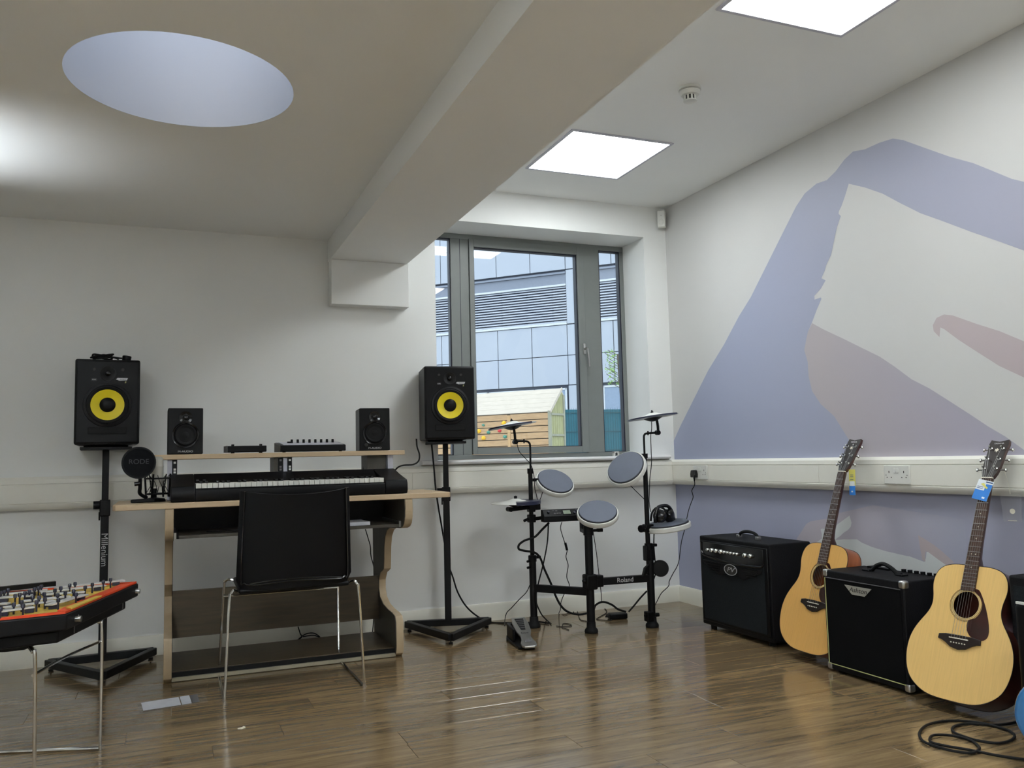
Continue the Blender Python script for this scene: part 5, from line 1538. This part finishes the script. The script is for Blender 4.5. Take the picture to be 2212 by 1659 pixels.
    for s in (-1, 1):
        for y in (.04, .085, .135):
            x = s * .024
            pe = MB()
            pe.lathe([(.006, 0), (.006, .003), (.0032, .004), (.0032, .018), (.0038, .019)], (0, 0, 0), seg=12)
            pe = pe.build('tuning_peg', 'chrome', g, local=True, M=HM @ T((x, y, .001)))
            kb_ = MB().cyl((0, 0, -.008), (s * .030, 0, -.008), .003, seg=8)
            kb_.sphere((s * .034, 0, -.008), .0085, (.6, 1, .75), 12, 8)
            kb_.build('peg_button', 'chrome', pe, local=True, M=HM @ T((x, y, 0)))
            idx = i if s < 0 else 5 - (i - 3)
            sx = (idx - 2.5)
            e = HM @ Vector((x, y, .012))
            MB().tube([(sx * .0108, .222, .0117), (sx * .0072, .860, .0107), tuple(e)], .00045 + .00004 * (5 - idx), 4, 1, smooth=False).build('string', 'steel', g, local=True)
            i += 1
    return g
def mx(pos, R):
    return Matrix(((R[0][0], R[0][1], R[0][2], pos[0]), (R[1][0], R[1][1], R[1][2], pos[1]), (R[2][0], R[2][1], R[2][2], pos[2]), (0, 0, 0, 1)))
GR = mx((-0.5025, -2.4987, 0.0506), ((0.10448, 0.38028, -0.91895), (-0.99453, 0.04112, -0.09605), (0.00126, 0.92396, 0.38249)))
GL = mx((-0.4356, -1.6672, 0.0502), ((0.00173, 0.31774, -0.94818), (-0.99979, -0.01871, -0.00809), (-0.02031, 0.94799, 0.31764)))
guitar(GR, 'pale spruce acoustic guitar nearest the camera with a card tag on its neck', 'spruce_pale', 'mahogany_dark')
guitar(GL, 'golden acoustic guitar between the two amplifiers, orange-brown side showing', 'spruce', 'mahogany')

# swing tags
tg = thing('price_tag', 'white, yellow and blue card tag on the neck of the nearer guitar', 'tag', matrix=GR @ T((.002, .823, .0135)) @ Matrix.Rotation(math.radians(-12), 4, 'Z'))
MB().box(-.033, -.060, 0, .030, .022, .0012).build('card', 'tag_white', tg, local=True)
MB().box(-.033, -.060, .0012, .030, -.020, .0016).build('blue_print', 'tag_blue', tg, local=True)
MB().box(.004, -.020, .0012, .030, .008, .0016).build('navy_print', 'tag_blue', tg, local=True)
MB().prism([(-.018, .004), (-.01, .0), (.012, -.012), (.016, -.006), (.002, .002), (-.006, .010)], .0016, .002).build('yellow_print', 'tag_yellow', tg, local=True)
for z in (-.008, -.014):
    MB().box(-.028, z, .0013, -.004, z + .002, .0017).build('text_line', 'tag_navy', tg, local=True)
MB().box(0, .0135, .0013, .028, .018, .0017).build('text_line', 'tag_navy', tg, local=True)
MB().box(.006, -.052, .0017, .018, -.045, .0019).build('logo', 'tag_white', tg, local=True)
MB().box(-.036, -.020, -.004, -.028, .012, -.0028).build('second_card', 'tag_white', tg, local=True)
tg = thing('price_tag', 'yellow and blue card tag hanging behind the neck of the golden guitar', 'tag', matrix=frame((-.150, -1.725, .83), (.25, -.95, 0), (0.05, 0, 1)))
MB().box(-.012, -.030, 0, .020, .045, .0012).build('card', 'tag_yellow', tg, local=True)
MB().box(-.012, -.075, 0, .018, -.030, .0012).build('blue_card', 'tag_blue', tg, local=True)
MB().box(-.010, -.032, .0013, .016, -.010, .0017).build('white_print', 'tag_white', tg, local=True)
for z in (.01, .018, -.004):
    MB().box(-.006, z, .0013, .010, z + .0025, .0017).build('text_line', 'tag_navy', tg, local=True)
MB().box(-.002, -.062, .0013, .006, -.055, .0017).build('logo', 'tag_white', tg, local=True)

# clear plastic bag hanging from the nearer guitar
bg_ = thing('plastic_bag', 'small clear plastic bag with a round label hanging beside the nearer guitar head', 'bag', matrix=frame((-.075, -2.476, .725), (.1, -.995, 0), (0, 0, 1)))
b0 = MB()
nx, nz = 6, 8
vs = []
random.seed(5)
for j in range(nz + 1):
    for i in range(nx + 1):
        vs.append(((i / nx - .5) * (.074 + .012 * (j / nz)), (j / nz - .5) * .108, random.uniform(-.003, .003)))
f = [(j * (nx + 1) + i, j * (nx + 1) + i + 1, (j + 1) * (nx + 1) + i + 1, (j + 1) * (nx + 1) + i) for j in range(nz) for i in range(nx)]
k = len(vs)
vs2 = [(x, y, z - .008 * math.cos(x * 30) * math.cos(y * 22)) for x, y, z in vs]
b0.add(vs + vs2, f + [tuple(a + k for a in reversed(q)) for q in f])
b0.build('film', 'clear_plastic', bg_, local=True, flip=False)
MB().lathe([(.0105, .004), (.0105, .0048)], (.006, -.012, 0), (0, 0, 1), 24).build('round_label', 'bone', bg_, local=True)
MB().tube([(0.0, .054, 0), (-.006, .10, .0), (-.012, .150, .01)], .0007, 5).build('hanging_thread', 'bone', bg_, local=True)
MB().box(-.014, -.050, .003, .020, -.0475, .005).build('seal', 'bone', bg_, local=True)

# ------------------------------------------------------------------ amplifiers
am = thing('guitar_amplifier', 'tall black combo amplifier with a row of chrome knobs by the corner', 'amplifier', (-.245, -1.07, 0))
ax0, ax1, ay0, ay1, az0, az1 = -.365, -.105, -1.375, -.775, .022, .507
MB().box(ax0, ay0, az0, ax1, ay1, az1).build('cabinet', 'tolex', am, bevel=.008, bseg=3)
FM2 = Matrix(((0, 0, -1, ax0), (-1, 0, 0, -1.075), (0, 1, 0, 0), (0, 0, 0, 1)))       # x -> -Y, y -> up, z -> out of the front
MB().box(-.285, .045, 0, .285, .485, .008, FM2).build('front_frame', 'black_plastic', am, bevel=.004)
MB().box(-.262, .060, .0082, .262, .405, .011, FM2).build('grille_cloth', 'grille_cloth', am)
pnl = [(-.262, .478), (.262, .478), (.262, .402), (.235, .388), (.12, .382), (0, .385), (-.16, .396), (-.235, .405), (-.262, .425)]
cp_ = MB().prism(pnl, .0082, .013, FM2).build('control_panel', 'black_gloss', am, bevel=.002)
rim_ = [(-.262, .474), (-.262, .425), (-.235, .406), (-.16, .397), (0, .386), (.12, .383), (.235, .389), (.262, .402)]
MB().tube([FM2 @ Vector((x, y, .014)) for x, y in rim_], .006, 8, 4).build('panel_trim', 'black_gloss', am)
MB().prism([(-.25, .380), (.25, .372), (.245, .355), (.17, .335), (.10, .305), (.05, .325), (-.05, .325), (-.10, .31), (-.17, .34), (-.245, .362)], .0112, .016, FM2).build('lower_trim', 'black_plastic', am, bevel=.002)
for i in range(4):
    for a, b in ((-.22, -.09), (.09, .22)):
        MB().box(a + i * .012, .366 - i * .012, .016, b - i * .004, .369 - i * .012, .018, FM2).build('trim_rib', 'black_gloss', am)
bd = MB().lathe([(.031, .0), (.031, .003)], (0, 0, 0), (0, 0, 1), 32)
bd.build('badge', 'pin_hole', am, M=FM2 @ T((0, .350, .0165)) @ Matrix.Diagonal((1.75, .92, 1, 1)))
bd = MB().ring([(.029, .003), (.0315, .003), (.0315, .0045), (.029, .0045)], (0, 0, 0), (0, 0, 1), 32)
bd.build('badge_ring', 'silver_print', am, M=FM2 @ T((0, .350, .0165)) @ Matrix.Diagonal((1.75, .92, 1, 1)))
text('lettering', 'PV', .034, FM2 @ T((0, .350, .0205)), 'silver_print', am, local=False, shear=.25, sx=1.6)
for i, (x, r) in enumerate([(-.195, .010), (-.160, .0125), (-.120, .0125), (-.078, .0125), (-.045, .009), (-.018, .009), (.009, .009), (.036, .009), (.063, .009), (.125, .0125), (.170, .0125)]):
    p = FM2 @ Vector((x, .438 - .0 * x, .013))
    MB().lathe([(r, 0), (r * .95, .012), (r * .7, .016), (.0001, .017)], p, (-1, 0, 0), 18).build('knob', 'chrome', am)
MB().tube([(-.250, -.985, .509), (-.250, -1.0, .530), (-.250, -1.04, .541), (-.250, -1.09, .541), (-.250, -1.13, .530), (-.250, -1.145, .509)], .0085, 8).build('handle', 'black_rubber', am)
for y in (-.985, -1.145):
    MB().box(-.262, y - .012, .505, -.238, y + .012, .522).build('handle_bracket', 'steel', am, bevel=.003)
for x in (-.33, -.14):
    for y in (-.83, -1.32):
        MB().cyl((x, y, 0), (x, y, .024), .016, .018, 14).build('foot', 'black_rubber', am)

am2 = thing('bass_amplifier', 'square black combo amplifier with gold piping and metal corners', 'amplifier', (-.32, -2.03, 0))
ax0, ax1, ay0, ay1, az0, az1 = -.437, -.195, -2.262, -1.817, .012, .440
MB().box(ax0, ay0, az0, ax1, ay1, az1).build('cabinet', 'tolex', am2, bevel=.006, bseg=3)
FM3 = Matrix(((0, 0, -1, ax0), (-1, 0, 0, -2.0395), (0, 1, 0, 0), (0, 0, 0, 1)))
MB().box(-.205, .040, .0005, .205, .405, .004, FM3).build('grille_cloth', 'black_fabric', am2)
pp = [(-.208, .037), (.208, .037), (.208, .408), (-.208, .408)]
for i, (a, b) in enumerate(zip(pp, pp[1:] + pp[:1])):
    if i == 1:
        continue
    MB().bar(FM3 @ Vector((a[0], a[1], .004)), FM3 @ Vector((b[0], b[1], .004)), .0028, .0028).build('piping', 'gold_print' if i != 2 else 'paper_grey', am2, label='pale gold piping')
MB().prism([(-.075, .018), (.075, .018), (.035, -.018), (-.035, -.018)], 0.0045, .0065, FM3 @ T((-.015, .372, 0))).build('badge', 'nickel_mesh', am2)
text('lettering', 'Ashton', .028, FM3 @ T((-.015, .374, .0068)), 'pin_hole', am2, local=False, shear=.3, sx=1.2)
for y in (ay0, ay1):
    for z in (az0, az1):
        sy = 1 if y == ay1 else -1
        szz = 1 if z == az1 else -1
        MB().box(ax0 - .003, min(y + sy * .003, y - sy * .028), min(z + szz * .003, z - szz * .03), ax0 + .03, max(y + sy * .003, y - sy * .028), max(z + szz * .003, z - szz * .03)).build('corner_protector', 'steel', am2, bevel=.009, bseg=3)
MB().tube([(-.31, -1.955, .4425), (-.31, -1.975, .4455), (-.31, -2.005, .468), (-.31, -2.045, .478), (-.31, -2.085, .465), (-.31, -2.115, .4455), (-.31, -2.135, .4425)], .009, 8).build('handle', 'black_rubber', am2)
for y in (-1.955, -2.135):
    MB().box(-.328, y - .02, .440, -.292, y + .02, .447).build('handle_mount', 'black_plastic', am2, bevel=.002)
for i in range(6):
    MB().cyl((-.215, -2.06 - i * .033, .440), (-.215, -2.06 - i * .033, .452), .010, seg=12).build('knob', 'black_plastic', am2)
MB().box(-.24, -1.88, .44, -.205, -2.0, .448).build('rear_panel_lip', 'black_plastic', am2)
for x in (-.40, -.23):
    for y in (-1.86, -2.22):
        MB().cyl((x, y, 0), (x, y, .014), .014, seg=12).build('foot', 'black_rubber', am2)

am3 = thing('guitar_amplifier', 'black amplifier behind the nearer guitar at the right edge', 'amplifier', (-.2, -2.9, 0))
MB().box(-.335, -3.10, .02, -.085, -2.640, .505).build('cabinet', 'tolex', am3, bevel=.008)
MB().box(-.339, -3.08, .05, -.335, -2.66, .47).build('grille_cloth', 'grille_cloth', am3)
for x in (-.31, -.12):
    for y in (-2.68, -3.06):
        MB().cyl((x, y, 0), (x, y, .022), .015, seg=12).build('foot', 'black_rubber', am3)
MB().tube([(-.21, -2.78, .506), (-.21, -2.80, .525), (-.21, -2.87, .535), (-.21, -2.94, .525), (-.21, -2.96, .506)], .008, 8).build('handle', 'black_rubber', am3)
am4 = thing('practice_amplifier', 'black amplifier with a pale top edge behind the blue guitar, right edge', 'amplifier', (-.45, -2.95, 0), 0)
MB().box(-.515, -3.18, .012, -.345, -2.790, .445).build('cabinet', 'black_plastic', am4, bevel=.016, bseg=4)
MB().bar((-.512, -2.80, .446), (-.512, -3.17, .446), .008, .008).build('top_trim', 'rim_white', am4)
for x in (-.49, -.37):
    for y in (-2.82, -3.14):
        MB().cyl((x, y, 0), (x, y, .014), .012, seg=12).build('foot', 'black_rubber', am4)

# blue electric guitar leaning on the last amplifier, mostly outside the frame
BO = frame((-.80, -3.085, .062), (.129, -.84, -.527), (.264, -.484, .834))
eg = thing('electric_guitar', 'glossy blue electric guitar body cut by the right edge', 'guitar', matrix=BO)
eo = catmull([(0, 0, 0), (.08, .004, 0), (.14, .045, 0), (.165, .11, 0), (.15, .18, 0), (.118, .235, 0), (.125, .29, 0), (.14, .35, 0), (.125, .395, 0), (.095, .39, 0), (.065, .335, 0), (.03, .315, 0), (-.03, .32, 0),
              (-.06, .36, 0), (-.10, .43, 0), (-.135, .44, 0), (-.145, .39, 0), (-.12, .31, 0), (-.112, .245, 0), (-.145, .18, 0), (-.165, .11, 0), (-.14, .04, 0), (-.08, .004, 0)], 4, True)
MB().prism([(p.x, p.y) for p in eo], -.04, 0).build('body', 'blue_lacquer', eg, local=True, bevel=.012, bseg=4)
MB().prism([(-.06, .10), (.10, .06), (.12, .15), (.085, .24), (.09, .33), (.03, .30), (-.05, .30), (-.06, .2)], .0002, .003).build('pickguard', 'rim_white', eg, local=True)
MB().box(-.035, .09, .002, .035, .13, .012).build('bridge', 'chrome', eg, local=True)
for y in (.16, .21, .26):
    MB().box(-.038, y, .003, .038, y + .018, .009).build('pickup', 'black_gloss', eg, local=True, bevel=.002)
MB().box(-.027, .28, -.02, .027, .78, .010).build('neck', 'birch_edge', eg, local=True, bevel=.006)
MB().prism([(-.025, .78), (.027, .78), (.03, .84), (.045, .93), (.02, .97), (-.02, .93), (-.035, .84)], -.012, .002).build('headstock', 'birch_edge', eg, local=True, bevel=.002)

# ------------------------------------------------------------------ things on the floor
fp = thing('packaging_strip', 'flat clear plastic packet with a white label on the floor', 'packaging', (0, 0, 0))
q = [(-3.253, -0.934), (-3.240, -1.081), (-2.985, -1.050), (-2.992, -0.893)]
def lerp2(a, b, t):
    return (a[0] + (b[0] - a[0]) * t, a[1] + (b[1] - a[1]) * t)
def strip(t0, t1, e=0.0):
    a0, a1 = lerp2(q[0], q[3], t0), lerp2(q[0], q[3], t1)
    b0_, b1_ = lerp2(q[1], q[2], t0), lerp2(q[1], q[2], t1)
    return [lerp2(a0, b0_, e), lerp2(a0, b0_, 1 - e), lerp2(a1, b1_, 1 - e), lerp2(a1, b1_, e)]
MB().prism(strip(0, 1), .0006, .0022).build('film', 'clear_plastic', fp)
MB().prism(strip(.05, .60, .08), .0024, .0034).build('label', 'paper', fp)
MB().prism(strip(.615, .76, .08), .0024, .0034).build('label', 'paper', fp)
MB().prism(strip(.77, .88, .1), .0024, .0034).build('dark_print', 'paper_grey', fp)
tag(MB().prism([(-2.9, -1.478), (-2.885, -1.472), (-2.878, -1.462), (-2.872, -1.474), (-2.888, -1.486)], .0005, .004).build('paper_scrap', 'bone'), 'tiny cream scrap of paper on the floor before the chair', 'paper')

# added lamps out of frame: one makes the ceiling pool, one fills the left
def added_uplighter(x, y, ex, watts, label, aim):
    ul = thing('added_uplighter', label, 'lamp', (x, y, 0))
    MB().lathe([(.13, 0), (.13, .012), (.02, .02), (.012, .03)], (0, 0, 0), seg=32).build('base', 'steel', ul, local=True)
    MB().cyl((0, 0, .02), (0, 0, 1.62), .012).build('pole', 'steel', ul, local=True)
    MB().ring([(.03, 1.60), (.12, 1.72), (.118, 1.722), (.028, 1.605)], (0, 0, 0), seg=32).build('lamp_shade', 'steel', ul, local=True)
    MB().lathe([(.02, 1.60), (.03, 1.63), (.0001, 1.66)], (0, 0, 0), seg=16).build('bulb_holder', 'steel', ul, local=True)
    ld = bpy.data.lights.new('added_uplighter_lamp', 'SPOT')
    ld.energy = watts
    ld.spot_size = math.radians(ex)
    ld.spot_blend = 1.0
    ld.shadow_soft_size = .04
    ld.color = (.86, .93, 1)
    lo = bpy.data.objects.new('added_uplighter_lamp', ld)
    col.objects.link(lo)
    lo.location = (x + .04, y, 1.70)
    lo.rotation_euler = Vector(aim).to_track_quat('-Z', 'Y').to_euler()
added_uplighter(-4.50, -1.15, 78, 27, 'added floor lamp left of the frame that makes the ceiling pool of light', (.40, .05, .55))
added_uplighter(-4.2, -4.3, 120, 520, 'added floor lamp behind the camera that fills the left of the room', (.12, .05, .6))
